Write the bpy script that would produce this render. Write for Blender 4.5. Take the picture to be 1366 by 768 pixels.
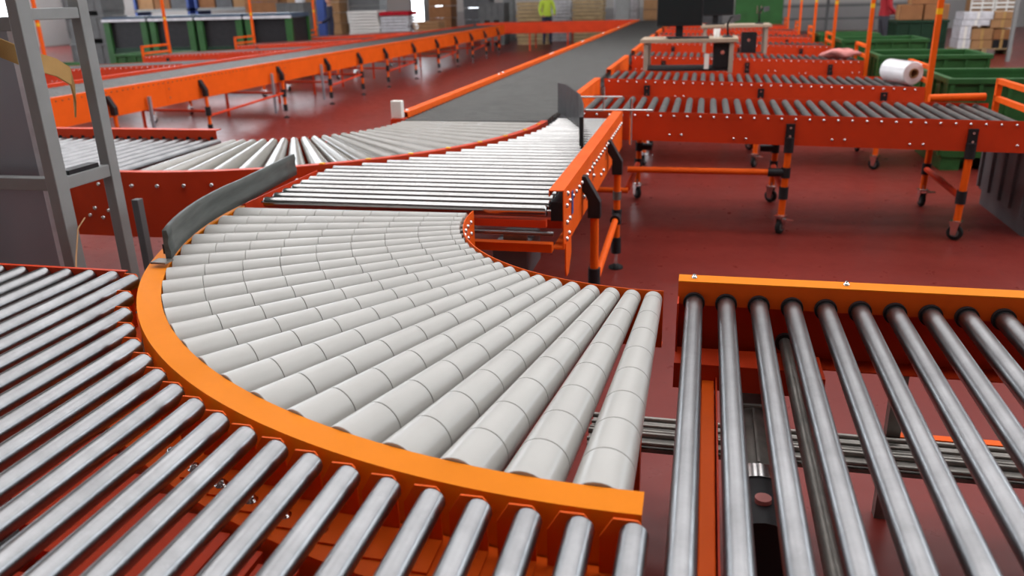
import bpy, math, random
from mathutils import Vector, Matrix
random.seed(7)
for o in list(bpy.data.objects): bpy.data.objects.remove(o, do_unlink=True)
scene = bpy.context.scene
COL = scene.collection
R = math.radians

# ------------------------------------------------------------------ camera
CAM_POS = Vector((0, 0, 1.6))
def make_camera():
    cd = bpy.data.cameras.new('camera'); co = bpy.data.objects.new('camera', cd); COL.objects.link(co)
    pit, yaw, roll = 0.3469, 0.2363, -0.028
    cy, sy, cp, sp = math.cos(yaw), math.sin(yaw), math.cos(pit), math.sin(pit)
    fwd = Vector((-sy*cp, cy*cp, -sp)); right = Vector((cy, sy, 0)); up = right.cross(fwd)
    cr, sr = math.cos(roll), math.sin(roll)
    r2 = cr*right + sr*up; u2 = -sr*right + cr*up
    m = Matrix((r2, u2, -fwd)).transposed().to_4x4(); m.translation = CAM_POS
    co.matrix_world = m
    cd.sensor_width = 36.0; cd.lens = 1073.4/1366*36
    cd.clip_start = 0.05; cd.clip_end = 200
    cd.dof.use_dof = True; cd.dof.focus_distance = 2.3; cd.dof.aperture_fstop = 3.2
    scene.camera = co
make_camera()

# ------------------------------------------------------------------ world, exposure
w = bpy.data.worlds.new('world'); scene.world = w; w.use_nodes = True
bg = w.node_tree.nodes['Background']; bg.inputs[0].default_value = (0.85, 0.92, 1.0, 1); bg.inputs[1].default_value = 0.8
vs = scene.view_settings
vs.view_transform = 'Standard'; vs.look = 'None'; vs.gamma = 1.0; vs.use_curve_mapping = False
vs.exposure = 0.25
SKYLIGHT = 3.2      # roof light panels
WINDOW = 7.0        # daylight windows

# ------------------------------------------------------------------ materials
def new_mat(name):
    m = bpy.data.materials.new(name); m.use_nodes = True
    return m, m.node_tree.nodes, m.node_tree.links, m.node_tree.nodes['Principled BSDF']
def paint(name, col, rough=0.4, var=0.12, scale=6.0, metal=0.0, bump=0.0, spec=0.22, coat=0.0, stretch=None, rvar=0.08, col2=None):
    m, N, L, b = new_mat(name)
    tc = N.new('ShaderNodeTexCoord'); nz = N.new('ShaderNodeTexNoise')
    nz.inputs['Scale'].default_value = scale; nz.inputs['Detail'].default_value = 5
    src = tc.outputs['Object']
    if stretch:
        mp = N.new('ShaderNodeMapping'); mp.inputs['Scale'].default_value = stretch; L.new(src, mp.inputs[0]); src = mp.outputs[0]
    L.new(src, nz.inputs['Vector'])
    rp = N.new('ShaderNodeMapRange'); rp.inputs[1].default_value = 0.3; rp.inputs[2].default_value = 0.7
    L.new(nz.outputs['Fac'], rp.inputs[0])
    mx = N.new('ShaderNodeMix'); mx.data_type = 'RGBA'
    c2 = col2 if col2 else tuple(c*(1-var) for c in col)
    c1 = col if col2 else tuple(min(1, c*(1+var*0.5)) for c in col)
    mx.inputs[6].default_value = (*c1, 1); mx.inputs[7].default_value = (*c2, 1)
    L.new(rp.outputs[0], mx.inputs[0]); L.new(mx.outputs[2], b.inputs['Base Color'])
    rr = N.new('ShaderNodeMapRange'); rr.inputs[3].default_value = max(0.02, rough-rvar); rr.inputs[4].default_value = min(1, rough+rvar)
    L.new(nz.outputs['Fac'], rr.inputs[0]); L.new(rr.outputs[0], b.inputs['Roughness'])
    b.inputs['Metallic'].default_value = metal; b.inputs['Specular IOR Level'].default_value = spec
    if coat: b.inputs['Coat Weight'].default_value = coat; b.inputs['Coat Roughness'].default_value = 0.15
    if bump:
        bp = N.new('ShaderNodeBump'); bp.inputs['Strength'].default_value = bump; bp.inputs['Distance'].default_value = 0.002
        L.new(nz.outputs['Fac'], bp.inputs['Height']); L.new(bp.outputs[0], b.inputs['Normal'])
    return m
def emit(name, col, strength):
    m, N, L, b = new_mat(name)
    b.inputs['Base Color'].default_value = (0.8, 0.8, 0.8, 1)
    b.inputs['Emission Color'].default_value = (*col, 1); b.inputs['Emission Strength'].default_value = strength
    return m
def steel(name, base=(0.60, 0.61, 0.63), rough=0.3, scale=9.0, ax='y', metal=1.0, scuff=0.55):
    m, N, L, b = new_mat(name)
    tc = N.new('ShaderNodeTexCoord'); oi = N.new('ShaderNodeObjectInfo')
    add = N.new('ShaderNodeVectorMath'); add.operation = 'ADD'
    sc = N.new('ShaderNodeVectorMath'); sc.operation = 'SCALE'; sc.inputs['Scale'].default_value = 31.0
    cx = N.new('ShaderNodeCombineXYZ')
    for i in range(3): L.new(oi.outputs['Random'], cx.inputs[i])
    L.new(cx.outputs[0], sc.inputs[0]); L.new(tc.outputs['Object'], add.inputs[0]); L.new(sc.outputs[0], add.inputs[1])
    n1 = N.new('ShaderNodeTexNoise'); n1.inputs['Scale'].default_value = scale; n1.inputs['Detail'].default_value = 6; n1.inputs['Roughness'].default_value = 0.65
    L.new(add.outputs[0], n1.inputs['Vector'])
    mp = N.new('ShaderNodeMapping'); mp.inputs['Scale'].default_value = (120, 6, 120) if ax == 'y' else (6, 120, 120); L.new(add.outputs[0], mp.inputs[0])
    n2 = N.new('ShaderNodeTexNoise'); n2.inputs['Scale'].default_value = 1.0; n2.inputs['Detail'].default_value = 4; L.new(mp.outputs[0], n2.inputs['Vector'])
    rp = N.new('ShaderNodeMapRange'); rp.inputs[1].default_value = 0.35; rp.inputs[2].default_value = 0.68; L.new(n1.outputs['Fac'], rp.inputs[0])
    mx = N.new('ShaderNodeMix'); mx.data_type = 'RGBA'
    mx.inputs[6].default_value = (*[min(1, c*1.12) for c in base], 1); mx.inputs[7].default_value = (*[c*0.84 for c in base], 1)
    L.new(rp.outputs[0], mx.inputs[0])
    n3 = N.new('ShaderNodeTexNoise'); n3.inputs['Scale'].default_value = 42.0; n3.inputs['Detail'].default_value = 8; n3.inputs['Roughness'].default_value = 0.75; L.new(add.outputs[0], n3.inputs['Vector'])
    sc_ = N.new('ShaderNodeMapRange'); sc_.inputs[1].default_value = 0.60; sc_.inputs[2].default_value = 0.76; sc_.inputs[4].default_value = scuff; L.new(n3.outputs['Fac'], sc_.inputs[0])
    m2 = N.new('ShaderNodeMix'); m2.data_type = 'RGBA'; m2.inputs[7].default_value = (*[min(1, c*1.55) for c in base], 1)
    L.new(sc_.outputs[0], m2.inputs[0]); L.new(mx.outputs[2], m2.inputs[6]); L.new(m2.outputs[2], b.inputs['Base Color'])
    rr = N.new('ShaderNodeMapRange'); rr.inputs[3].default_value = rough-0.05; rr.inputs[4].default_value = rough+0.08; L.new(n1.outputs['Fac'], rr.inputs[0])
    ra_ = N.new('ShaderNodeMath'); ra_.operation = 'MULTIPLY_ADD'; ra_.inputs[1].default_value = 0.35; L.new(sc_.outputs[0], ra_.inputs[0]); L.new(rr.outputs[0], ra_.inputs[2])
    L.new(ra_.outputs[0], b.inputs['Roughness'])
    bp = N.new('ShaderNodeBump'); bp.inputs['Strength'].default_value = 0.012 if ax == 'y' else 0.0; bp.inputs['Distance'].default_value = 0.0004
    L.new(n2.outputs['Fac'], bp.inputs['Height']); L.new(bp.outputs[0], b.inputs['Normal'])
    b.inputs['Metallic'].default_value = metal
    return m

M = {}
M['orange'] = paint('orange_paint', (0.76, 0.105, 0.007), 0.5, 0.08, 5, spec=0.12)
M['orange_lit'] = paint('orange_paint_lit', (0.74, 0.210, 0.006), 0.55, 0.06, 5, spec=0.08)  # same orange paint, yellower: bright light from above put into the colour
M['redorange_shade'] = paint('red_orange_and_shaded_paint', (0.60, 0.048, 0.010), 0.45, 0.12, 4)  # redder lane paint; on rails it also stands for the orange in shade
M['steel'] = steel('roller_steel', (0.255, 0.259, 0.265), 0.29)
M['bright'] = steel('bright_roller_steel', (0.42, 0.42, 0.41), 0.14, ax='x', scuff=0.0, scale=2.0)
M['zinc'] = steel('zinc_roller', (0.13, 0.13, 0.125), 0.48, scuff=0.2)
M['darkroller'] = steel('dark_grey_roller', (0.07, 0.07, 0.066), 0.42, ax='x', metal=0.6, scuff=0.1)
M['chrome'] = paint('bright_metal', (0.75, 0.75, 0.74), 0.18, 0.05, 20, metal=1.0)
M['darksteel'] = paint('oily_steel', (0.22, 0.21, 0.19), 0.45, 0.3, 14, metal=0.8)
M['grey_pvc'] = paint('pale_grey_sleeve', (0.45, 0.446, 0.42), 0.30, 0.05, 6, rvar=0.01, spec=0.42)
M['pvc_far'] = paint('tan_grey_roller', (0.27, 0.26, 0.23), 0.24, 0.06, 10, spec=0.6)
M['sheetblue'] = paint('blue_grey_sheet', (0.045, 0.07, 0.11), 0.4, 0.3, 3)
M['black'] = paint('black_plastic', (0.018, 0.018, 0.020), 0.45, 0.2, 12)
M['rubber'] = paint('black_rubber', (0.012, 0.012, 0.012), 0.7, 0.2, 12)
M['guard'] = paint('dark_grey_guard', (0.075, 0.082, 0.076), 0.45, 0.25, 7, stretch=(1, 1, 6))
M['greysteel'] = paint('painted_grey_steel', (0.24, 0.25, 0.245), 0.45, 0.10, 6)
M['panel'] = paint('sheet_metal_panel', (0.30, 0.32, 0.35), 0.30, 0.08, 2, metal=0.25)
M['concrete'] = paint('concrete', (0.36, 0.33, 0.27), 0.9, 0.25, 6, bump=0.3)
M['wall'] = paint('wall_paint', (0.50, 0.48, 0.45), 0.8, 0.08, 0.5)
M['wall_low'] = paint('wall_dado_grey', (0.33, 0.32, 0.31), 0.8, 0.1, 0.5)
M['roof'] = paint('roof_sheet', (0.30, 0.30, 0.29), 0.7, 0.1, 0.6)
M['green'] = paint('green_plastic', (0.030, 0.105, 0.030), 0.45, 0.2, 4)
M['dgreen'] = paint('dark_green_plastic', (0.010, 0.035, 0.018), 0.5, 0.2, 4)
M['dgrey'] = paint('grey_plastic', (0.10, 0.10, 0.105), 0.55, 0.2, 5)
M['mgrey'] = paint('mid_grey_plastic', (0.13, 0.135, 0.135), 0.55, 0.15, 5)
M['carton'] = paint('cardboard', (0.36, 0.20, 0.095), 0.85, 0.15, 5)
M['carton2'] = paint('brown_carton', (0.27, 0.12, 0.05), 0.8, 0.15, 5)
M['wrap'] = paint('stretch_wrapped_white', (0.62, 0.63, 0.66), 0.3, 0.25, 9)
M['wood'] = paint('pallet_wood', (0.42, 0.31, 0.17), 0.85, 0.25, 6)
M['kraft'] = paint('kraft_board', (0.46, 0.28, 0.10), 0.7, 0.15, 8)
M['desk'] = paint('beige_laminate', (0.42, 0.33, 0.24), 0.5, 0.08, 6)
M['desk_leg'] = paint('beige_steel', (0.36, 0.31, 0.25), 0.5, 0.08, 6)
M['screen'] = paint('dark_screen', (0.012, 0.016, 0.017), 0.2, 0.05, 3)
M['white'] = paint('white_plastic', (0.78, 0.77, 0.72), 0.45, 0.06, 6)
M['film'] = paint('clear_film_roll', (0.72, 0.72, 0.74), 0.12, 0.06, 10, coat=0.8)
M['blue'] = paint('blue_paint', (0.05, 0.09, 0.30), 0.5, 0.1, 4)
M['pink'] = paint('pink_bag', (0.62, 0.24, 0.22), 0.55, 0.3, 12)
M['red'] = paint('red_fabric', (0.42, 0.008, 0.020), 0.8, 0.2, 12)
M['jeans'] = paint('dark_denim', (0.030, 0.032, 0.042), 0.9, 0.3, 20)
M['skin'] = paint('skin', (0.50, 0.27, 0.18), 0.55, 0.08, 20)
M['hair'] = paint('dark_hair', (0.02, 0.014, 0.01), 0.6, 0.2, 30)
M['yellow'] = paint('yellow_tape', (0.80, 0.42, 0.01), 0.5, 0.05, 6)
M['hivis'] = paint('hi_vis_cloth', (0.45, 0.60, 0.05), 0.6, 0.1, 6)
M['navy'] = paint('navy_cloth', (0.015, 0.02, 0.05), 0.8, 0.1, 6)
M['skylight'] = emit('skylight_panel', (0.99, 0.99, 1.0), SKYLIGHT)
M['window'] = emit('daylight_pane', (0.86, 0.93, 1.0), WINDOW)

def floor_mat():
    m, N, L, b = new_mat('red_painted_floor')
    tc = N.new('ShaderNodeTexCoord')
    n1 = N.new('ShaderNodeTexNoise'); n1.inputs['Scale'].default_value = 0.6; n1.inputs['Detail'].default_value = 8; n1.inputs['Roughness'].default_value = 0.6
    n2 = N.new('ShaderNodeTexNoise'); n2.inputs['Scale'].default_value = 7; n2.inputs['Detail'].default_value = 8; n2.inputs['Roughness'].default_value = 0.7
    L.new(tc.outputs['Object'], n1.inputs['Vector']); L.new(tc.outputs['Object'], n2.inputs['Vector'])
    cr = N.new('ShaderNodeValToRGB'); e = cr.color_ramp.elements
    e[0].position = 0.30; e[0].color = (0.128, 0.019, 0.015, 1); e[1].position = 0.68; e[1].color = (0.178, 0.024, 0.018, 1)
    L.new(n1.outputs['Fac'], cr.inputs[0])
    st = N.new('ShaderNodeMapRange'); st.inputs[1].default_value = 0.60; st.inputs[2].default_value = 0.78; L.new(n2.outputs['Fac'], st.inputs[0])
    mx = N.new('ShaderNodeMix'); mx.data_type = 'RGBA'; mx.inputs[7].default_value = (0.09, 0.022, 0.018, 1)
    ml = N.new('ShaderNodeMath'); ml.operation = 'MULTIPLY'; ml.inputs[1].default_value = 0.7; L.new(st.outputs[0], ml.inputs[0])
    L.new(ml.outputs[0], mx.inputs[0]); L.new(cr.outputs[0], mx.inputs[6]); L.new(mx.outputs[2], b.inputs['Base Color'])
    rr = N.new('ShaderNodeMapRange'); rr.inputs[1].default_value = 0.35; rr.inputs[2].default_value = 0.65; rr.inputs[3].default_value = 0.27; rr.inputs[4].default_value = 0.36; L.new(n2.outputs['Fac'], rr.inputs[0])
    L.new(rr.outputs[0], b.inputs['Roughness']); b.inputs['Specular IOR Level'].default_value = 0.16
    return m
M['floor'] = floor_mat()

# ------------------------------------------------------------------ mesh helpers
ORIGIN = {}     # object name -> world origin used for its children's vertices
class MB:
    def __init__(s): s.v, s.f, s.sm = [], [], []
    def quad(s, pts, smooth=False):
        i = len(s.v); s.v += [tuple(p) for p in pts]; s.f.append(tuple(range(i, i+len(pts)))); s.sm.append(smooth)
    def box(s, x0, x1, y0, y1, z0, z1):
        p = [(x0,y0,z0),(x1,y0,z0),(x1,y1,z0),(x0,y1,z0),(x0,y0,z1),(x1,y0,z1),(x1,y1,z1),(x0,y1,z1)]
        i = len(s.v); s.v += p
        for q in ((0,3,2,1),(4,5,6,7),(0,1,5,4),(1,2,6,5),(2,3,7,6),(3,0,4,7)): s.f.append(tuple(i+k for k in q)); s.sm.append(False)
        return s
    def hexa(s, p):
        i = len(s.v); s.v += [tuple(a) for a in p]
        for q in ((0,3,2,1),(4,5,6,7),(0,1,5,4),(1,2,6,5),(2,3,7,6),(3,0,4,7)): s.f.append(tuple(i+k for k in q)); s.sm.append(False)
        return s
    def lathe(s, p0, p1, prof, seg=16, caps=True):
        """prof: list of (t along axis in metres, radius); sharp corners where consecutive rings repeat"""
        p0, p1 = Vector(p0), Vector(p1); ax = (p1-p0).normalized()
        a = ax.orthogonal().normalized(); b = ax.cross(a)
        rings = []
        for t, r in prof:
            i = len(s.v)
            for k in range(seg):
                an = 2*math.pi*k/seg; s.v.append(tuple(p0+ax*t+(a*math.cos(an)+b*math.sin(an))*r))
            rings.append(i)
        for j in range(len(rings)-1):
            if prof[j] == prof[j+1]: continue
            for k in range(seg):
                k2 = (k+1) % seg
                s.f.append((rings[j]+k, rings[j]+k2, rings[j+1]+k2, rings[j+1]+k)); s.sm.append(True)
        if caps:
            for ri, rev in ((0, True), (-1, False)):
                t, r = prof[ri]
                if r < 1e-5: continue
                i = len(s.v)
                for k in range(seg):
                    an = 2*math.pi*k/seg; s.v.append(tuple(p0+ax*t+(a*math.cos(an)+b*math.sin(an))*r))
                idx = list(range(i, i+seg)); s.f.append(tuple(idx[::-1] if rev else idx)); s.sm.append(False)
        return s
    def cyl(s, p0, p1, r0, r1=None, seg=12):
        r1 = r0 if r1 is None else r1
        return s.lathe(p0, p1, [(0, r0), ((Vector(p1)-Vector(p0)).length, r1)], seg)
    def arc(s, c, a0, a1, n, prof, closed=True):
        """sweep a profile of (radius, z) corners round centre c from a0 to a1 degrees"""
        m = len(prof); base = len(s.v)
        for k in range(n+1):
            an = R(a0+(a1-a0)*k/n)
            for r, z in prof: s.v.append((c[0]+r*math.cos(an), c[1]+r*math.sin(an), z))
        for k in range(n):
            for j in range(m if closed else m-1):
                j2 = (j+1) % m
                s.f.append((base+k*m+j, base+k*m+j2, base+(k+1)*m+j2, base+(k+1)*m+j)); s.sm.append(False)
        if closed:
            s.f.append(tuple(base+j for j in range(m))[::-1]); s.sm.append(False)
            s.f.append(tuple(base+n*m+j for j in range(m))); s.sm.append(False)
        return s
    def prism(s, poly, axis, a0, a1):
        """polygon of 2D points extruded along axis ('x','y','z')"""
        def P(u, v, t): return {'x': (t, u, v), 'y': (u, t, v), 'z': (u, v, t)}[axis]
        i = len(s.v); n = len(poly)
        s.v += [P(u, v, a0) for u, v in poly] + [P(u, v, a1) for u, v in poly]
        s.f.append(tuple(range(i, i+n))[::-1]); s.sm.append(False); s.f.append(tuple(range(i+n, i+2*n))); s.sm.append(False)
        for k in range(n):
            k2 = (k+1) % n; s.f.append((i+k, i+k2, i+n+k2, i+n+k)); s.sm.append(False)
        return s
    def tube(s, pts, r, seg=10):
        pts = [Vector(p) for p in pts]; rings = []
        for j, p in enumerate(pts):
            d = (pts[min(j+1, len(pts)-1)]-pts[max(j-1, 0)]).normalized()
            a = d.cross(Vector((0.13, 0.21, 1))).normalized(); b = d.cross(a); i = len(s.v)
            for k in range(seg):
                an = 2*math.pi*k/seg; s.v.append(tuple(p+(a*math.cos(an)+b*math.sin(an))*r))
            rings.append(i)
        for j in range(len(rings)-1):
            for k in range(seg):
                k2 = (k+1) % seg; s.f.append((rings[j]+k, rings[j]+k2, rings[j+1]+k2, rings[j+1]+k)); s.sm.append(True)
        s.f.append(tuple(range(rings[0], rings[0]+seg))[::-1]); s.sm.append(False)
        s.f.append(tuple(range(rings[-1], rings[-1]+seg))); s.sm.append(False)
        return s
    def mesh(s, name, mat, off=(0, 0, 0)):
        me = bpy.data.meshes.new(name); o = Vector(off)
        me.from_pydata([tuple(Vector(p)-o) for p in s.v], [], s.f)
        me.polygons.foreach_set('use_smooth', s.sm); me.update()
        import bmesh
        bm = bmesh.new(); bm.from_mesh(me); bmesh.ops.recalc_face_normals(bm, faces=bm.faces); bm.to_mesh(me); bm.free()
        me.materials.append(M[mat] if isinstance(mat, str) else mat)
        return me
    def build(s, name, mat, parent=None, bevel=0.0, origin=None):
        org = Vector(origin) if origin is not None else Vector(ORIGIN.get(parent.name, (0, 0, 0))) if parent else Vector((0, 0, 0))
        ob = bpy.data.objects.new(name, s.mesh(name, mat, org)); COL.objects.link(ob)
        if parent: ob.parent = parent; ORIGIN[ob.name] = tuple(org)
        else: ob.location = org; ORIGIN[ob.name] = tuple(org)
        if bevel:
            bv = ob.modifiers.new('bevel', 'BEVEL'); bv.width = bevel; bv.segments = 2; bv.limit_method = 'ANGLE'; bv.angle_limit = R(50)
        return ob
def tag(o, label=None, cat=None, group=None, kind=None):
    if label: o['label'] = label
    if cat: o['category'] = cat
    if group: o['group'] = group
    if kind: o['kind'] = kind
    return o
def thing(name, loc, label, cat, group=None):
    o = bpy.data.objects.new(name, None); COL.objects.link(o); o.location = loc; o.empty_display_size = 0.1
    ORIGIN[o.name] = tuple(loc)
    return tag(o, label, cat, group)
def inst(name, me, parent, loc):
    o = bpy.data.objects.new(name, me); COL.objects.link(o); o.parent = parent
    o.location = Vector(loc)-Vector(ORIGIN[parent.name]); ORIGIN[o.name] = tuple(loc)
    return o
def struct(mb, name, mat): return tag(mb.build(name, mat), kind='structure')

ZR = 0.80            # top of the roller beds
RR = 0.024           # steel roller radius
def roller_mesh(L, mat, axis='y', r=RR, seg=20):
    mb = MB(); c = 0.0045
    prof = [(0, r*0.45), (0, r-c), (0, r-c), (c*0.4, r-c*0.3), (c*1.2, r), (c*1.2, r), (L-c*1.2, r), (L-c*1.2, r), (L-c*0.4, r-c*0.3), (L, r-c), (L, r-c), (L, r*0.45)]
    e = (0, L, 0) if axis == 'y' else (L, 0, 0)
    d = (0, 1, 0) if axis == 'y' else (1, 0, 0)
    mb.lathe((0, 0, 0), e, prof, seg)
    mb.lathe(tuple(-0.018*k for k in d), tuple((L+0.018)*k for k in d), [(0, 0.006), (L+0.036, 0.006)], 6)
    return mb.mesh('roller', mat)

# ================================================================== THE HALL
HX0, HX1, HY0, HY1, HZ = -30.0, 18.0, -9.0, 36.0, 9.0
struct(MB().box(HX0, HX1, HY0, HY1, -0.1, 0), 'floor', 'floor')
struct(MB().box(HX0, HX1, HY0, HY1, HZ, HZ+0.1), 'ceiling', 'roof')
struct(MB().box(HX0-0.2, HX0, HY0, HY1, 0, HZ), 'wall_left', 'wall')
struct(MB().box(HX1, HX1+0.2, HY0, HY1, 0, HZ), 'wall_right', 'wall')
struct(MB().box(HX0, HX1, HY1, HY1+0.2, 0, HZ), 'wall_back', 'wall')
struct(MB().box(HX0, HX1, HY0-0.2, HY0, 0, HZ), 'wall_front', 'wall')
struct(MB().box(HX0, HX1, HY1-0.03, HY1, 0, 1.05), 'baseboard_back', 'wall_low')
nwin = [0]
def window(axis, wallc, a0, a1, z0, z1, div=4):
    """a glazed opening on a wall: frame and separate lit panes"""
    nwin[0] += 1
    fr = MB(); s = 0.06
    def bx(mb, u0, u1, v0, v1, d0, d1):
        lo, hi = sorted((wallc+d0, wallc+d1))
        if axis == 'y': mb.box(u0, u1, lo, hi, v0, v1)
        else: mb.box(lo, hi, u0, u1, v0, v1)
    sg = -1 if (axis == 'y' and wallc > 0) or (axis == 'x' and wallc > 0) else 1
    bx(fr, a0, a1, z0, z0+s, 0, sg*0.07); bx(fr, a0, a1, z1-s, z1, 0, sg*0.07)
    step = (a1-a0)/div
    for k in range(div+1):
        u = a0+k*step; bx(fr, u-s/2, u+s/2, z0, z1, 0, sg*0.07)
    o = struct(fr, 'window_%d' % nwin[0], 'greysteel')
    for k in range(div):
        p = MB(); bx(p, a0+k*step+s/2, a0+(k+1)*step-s/2, z0+s, z1-s, sg*0.015, sg*0.03); p.build('pane', 'window', o)
for a in (-28, -22.5): window('y', HY1, a, a+5, 4.0, 7.8)
for a in (-2, 5, 12, 19, 26): window('x', HX0, a, a+6, 0.7, 6.8)
for a in (1, 8, 15, 22): window('x', HX1, a, a+6, 4.2, 7.6)
window('y', HY1, -12.9, -11.4, 0, 3.6, 1); window('y', HY1, -10.3, -9.4, 0, 2.6, 1)
for i in range(0, 5):
    for j, (xa, xb) in enumerate(((-16, -9.2), (-8.8, -2), (-1.6, 5.2), (5.6, 12.4))):
        o = struct(MB().box(xa, xb, 0.5+4*i, 2.9+4*i, HZ-0.06, HZ-0.02), 'window_%d' % (nwin[0]+1+i*4+j), 'skylight')

# ================================================================== NEAR CURVE (A)
CA = (-0.0835, 3.0); RIN, ROUT = 0.81, 1.797
curveA = thing('curved_roller_conveyor', (CA[0]-1.0, CA[1]-1.0, 0), 'near curved conveyor of pale grey tapered rollers inside a broad orange rail', 'conveyor')
def tapered_roller(root, c, ang, sleeves, mat, rin=RIN, rout=ROUT, seg=28, sl=0.119):
    k = 0.0318
    d = Vector((math.cos(R(ang)), math.sin(R(ang)), 0))
    def axis_pt(r): return Vector((c[0], c[1], 0))+d*r+Vector((0, 0, ZR-r*k))
    p_out, p_in = axis_pt(rout), axis_pt(rin)
    core = MB().cyl(axis_pt(rout+0.03), axis_pt(rin-0.012), 0.012, seg=8)
    if not sleeves:
        core = MB(); L = (p_in-p_out).length
        core.lathe(p_out, p_in, [(0, rout*k*0.55), (0, rout*k-0.003), (0, rout*k-0.003), (0.003, rout*k), (0.003, rout*k), (L-0.003, rin*k), (L-0.003, rin*k), (L, rin*k-0.003), (L, rin*k-0.003), (L, rin*k*0.4)], seg)
        core.build('roller', mat, root); return
    core.cyl(axis_pt(rout-0.012), axis_pt(rin+0.006), rout*k*0.80, rin*k*0.80, 14)
    o = core.build('roller', 'darksteel', root)
    r = rout
    while r > rin+0.004:
        r2 = max(rin, r-sl); a, b = axis_pt(r-0.0006), axis_pt(r2+0.0006); L = (b-a).length
        ra, rb = r*k, r2*k; e = 0.0012
        MB().lathe(a, b, [(0, ra*0.86), (0, ra-e), (0, ra-e), (e, ra), (e, ra), (L-e, rb), (L-e, rb), (L, rb-e), (L, rb-e), (L, rb*0.86)], seg).build('sleeve', mat, o)
        r = r2
for i in range(21): tapered_roller(curveA, CA, -92.0-4.3*i, True, 'grey_pvc')
rail = MB()
rail.arc(CA, -180, -89.4, 64, [(1.800, 0.789), (1.800, 0.793), (1.867, 0.793), (1.867, 0.60), (1.864, 0.60), (1.864, 0.789)])
rail.build('outer_rail', 'orange_lit', curveA)
MB().arc(CA, -180, -90, 48, [(1.80, 0.600), (1.80, 0.604), (1.864, 0.604), (1.864, 0.600)]).build('lower_flange', 'redorange_shade', curveA)
rail = MB(); rail.arc(CA, -182, -90, 48, [(0.796, 0.797), (0.799, 0.797), (0.799, 0.62), (0.76, 0.62), (0.76, 0.623), (0.796, 0.623)])
rail.build('inner_rail', 'orange', curveA)
for i in range(21):     # inner rail fixing bolts, two to a roller
    an = R(-92-4.3*i); d = Vector((math.cos(an), math.sin(an), 0)); c = Vector((CA[0], CA[1], 0))
    for z in (0.762, 0.715):
        p = c+d*0.796+Vector((0, 0, z)); MB().lathe(p, p-d*0.008, [(0, 0.009), (0.006, 0.009), (0.008, 0.006)], 8).build('bolt', 'chrome', curveA)
# supporting cross beams and a leg below the curve
for a in (-100, -126, -152, -176):
    d = Vector((math.cos(R(a)), math.sin(R(a)), 0)); n = Vector((-d.y, d.x, 0))*0.02; c = Vector((CA[0], CA[1], 0))
    p, q = c+d*0.80, c+d*1.86
    MB().hexa([p-n+Vector((0,0,.61)), q-n+Vector((0,0,.61)), q+n+Vector((0,0,.61)), p+n+Vector((0,0,.61)), p-n+Vector((0,0,.65)), q-n+Vector((0,0,.65)), q+n+Vector((0,0,.65)), p+n+Vector((0,0,.65))]).build('cross_beam', 'redorange_shade', curveA)
for a, r in ((-95, 0.84), (-150, 1.82), (-120, 1.82), (-178, 0.84)):
    x, y = CA[0]+r*math.cos(R(a)), CA[1]+r*math.sin(R(a))
    MB().box(x-0.025, x+0.025, y-0.025, y+0.025, 0, 0.62).build('leg', 'redorange_shade', curveA)

# ================================================================== LOWER RIGHT STRAIGHT CONVEYOR
Y0, Y1 = 0.72, 2.185
rc = thing('straight_roller_conveyor', (0.6, 1.5, 0), 'straight conveyor of shiny steel rollers at the lower right corner', 'conveyor')
me_r = roller_mesh(Y1-Y0-0.002, 'steel', seg=32)
bush = MB().lathe((0, 0, 0), (0, 0.012, 0), [(0, 0.020), (0, 0.0295), (0, 0.0295), (0.012, 0.0295)], 24).mesh('bushing', 'black')
for k in range(30):
    x = 0.0025+0.0876*k
    o = inst('roller', me_r, rc, (x, Y0, ZR-RR)); inst('bushing', bush, o, (x, Y1-0.014, ZR-RR))
X0r, X1r = -0.043, 2.60
def bent_rail(root, xa, xb, y, sgn, lip=0.07, up=0.036, name='side_rail', mat='orange'):
    """C-section rail: lip with roller bushings, top flange, web, lower flange (sgn +1 = body goes to +Y)"""
    t = 0.003; d = 0.058*sgn; zt = ZR+up
    MB().prism([(y, zt), (y+d, zt), (y+d, zt-t), (y, zt-t)], 'x', xa, xb).build('top_flange', 'orange_lit', root)  # top face in the lit tone of the rail's orange
    MB().prism([(y, zt-t), (y+t*sgn, zt-t), (y+t*sgn, zt-lip), (y, zt-lip)], 'x', xa, xb).build(name, mat, root)
    MB().prism([(y+d, zt-t), (y+d, 0.60), (y-0.02*sgn, 0.60), (y-0.02*sgn, 0.603), (y+d-t*sgn, 0.603), (y+d-t*sgn, zt-t)], 'x', xa, xb).build('rail_web', 'redorange_shade', root)  # web and lower flange in the shaded tone, darkness put into the colour
bent_rail(rc, X0r, X1r, Y1, 1)
bent_rail(rc, X0r, X1r, Y0-0.002, -1)
for x in (0.0, 0.405, 0.87, 1.5, 2.1):
    MB().lathe((x, Y1+0.03, ZR+0.036), (x, Y1+0.03, ZR+0.05), [(0, 0.008), (0.006, 0.008), (0.006, 0.005), (0.012, 0.004)], 8).build('bolt', 'chrome', rc)
MB().box(X0r, X0r+0.004, Y1-0.06, Y1+0.056, 0.56, 0.79).build('end_plate', 'redorange_shade', rc)
MB().box(X0r, 0.30, 2.05, 2.16, 0.57, 0.645).build('cross_beam', 'redorange_shade', rc)
MB().box(0.30, 0.34, 1.98, 2.12, 0.52, 0.66).build('support_plate', 'redorange_shade', rc)
MB().box(0.034, 0.067, 0.75, 2.05, 0.55, 0.60).build('long_beam', 'orange', rc, bevel=0.003)
MB().box(0.070, 0.074, 0.75, 2.05, 0.55, 0.61).build('beam_flange', 'redorange_shade', rc)
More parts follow.
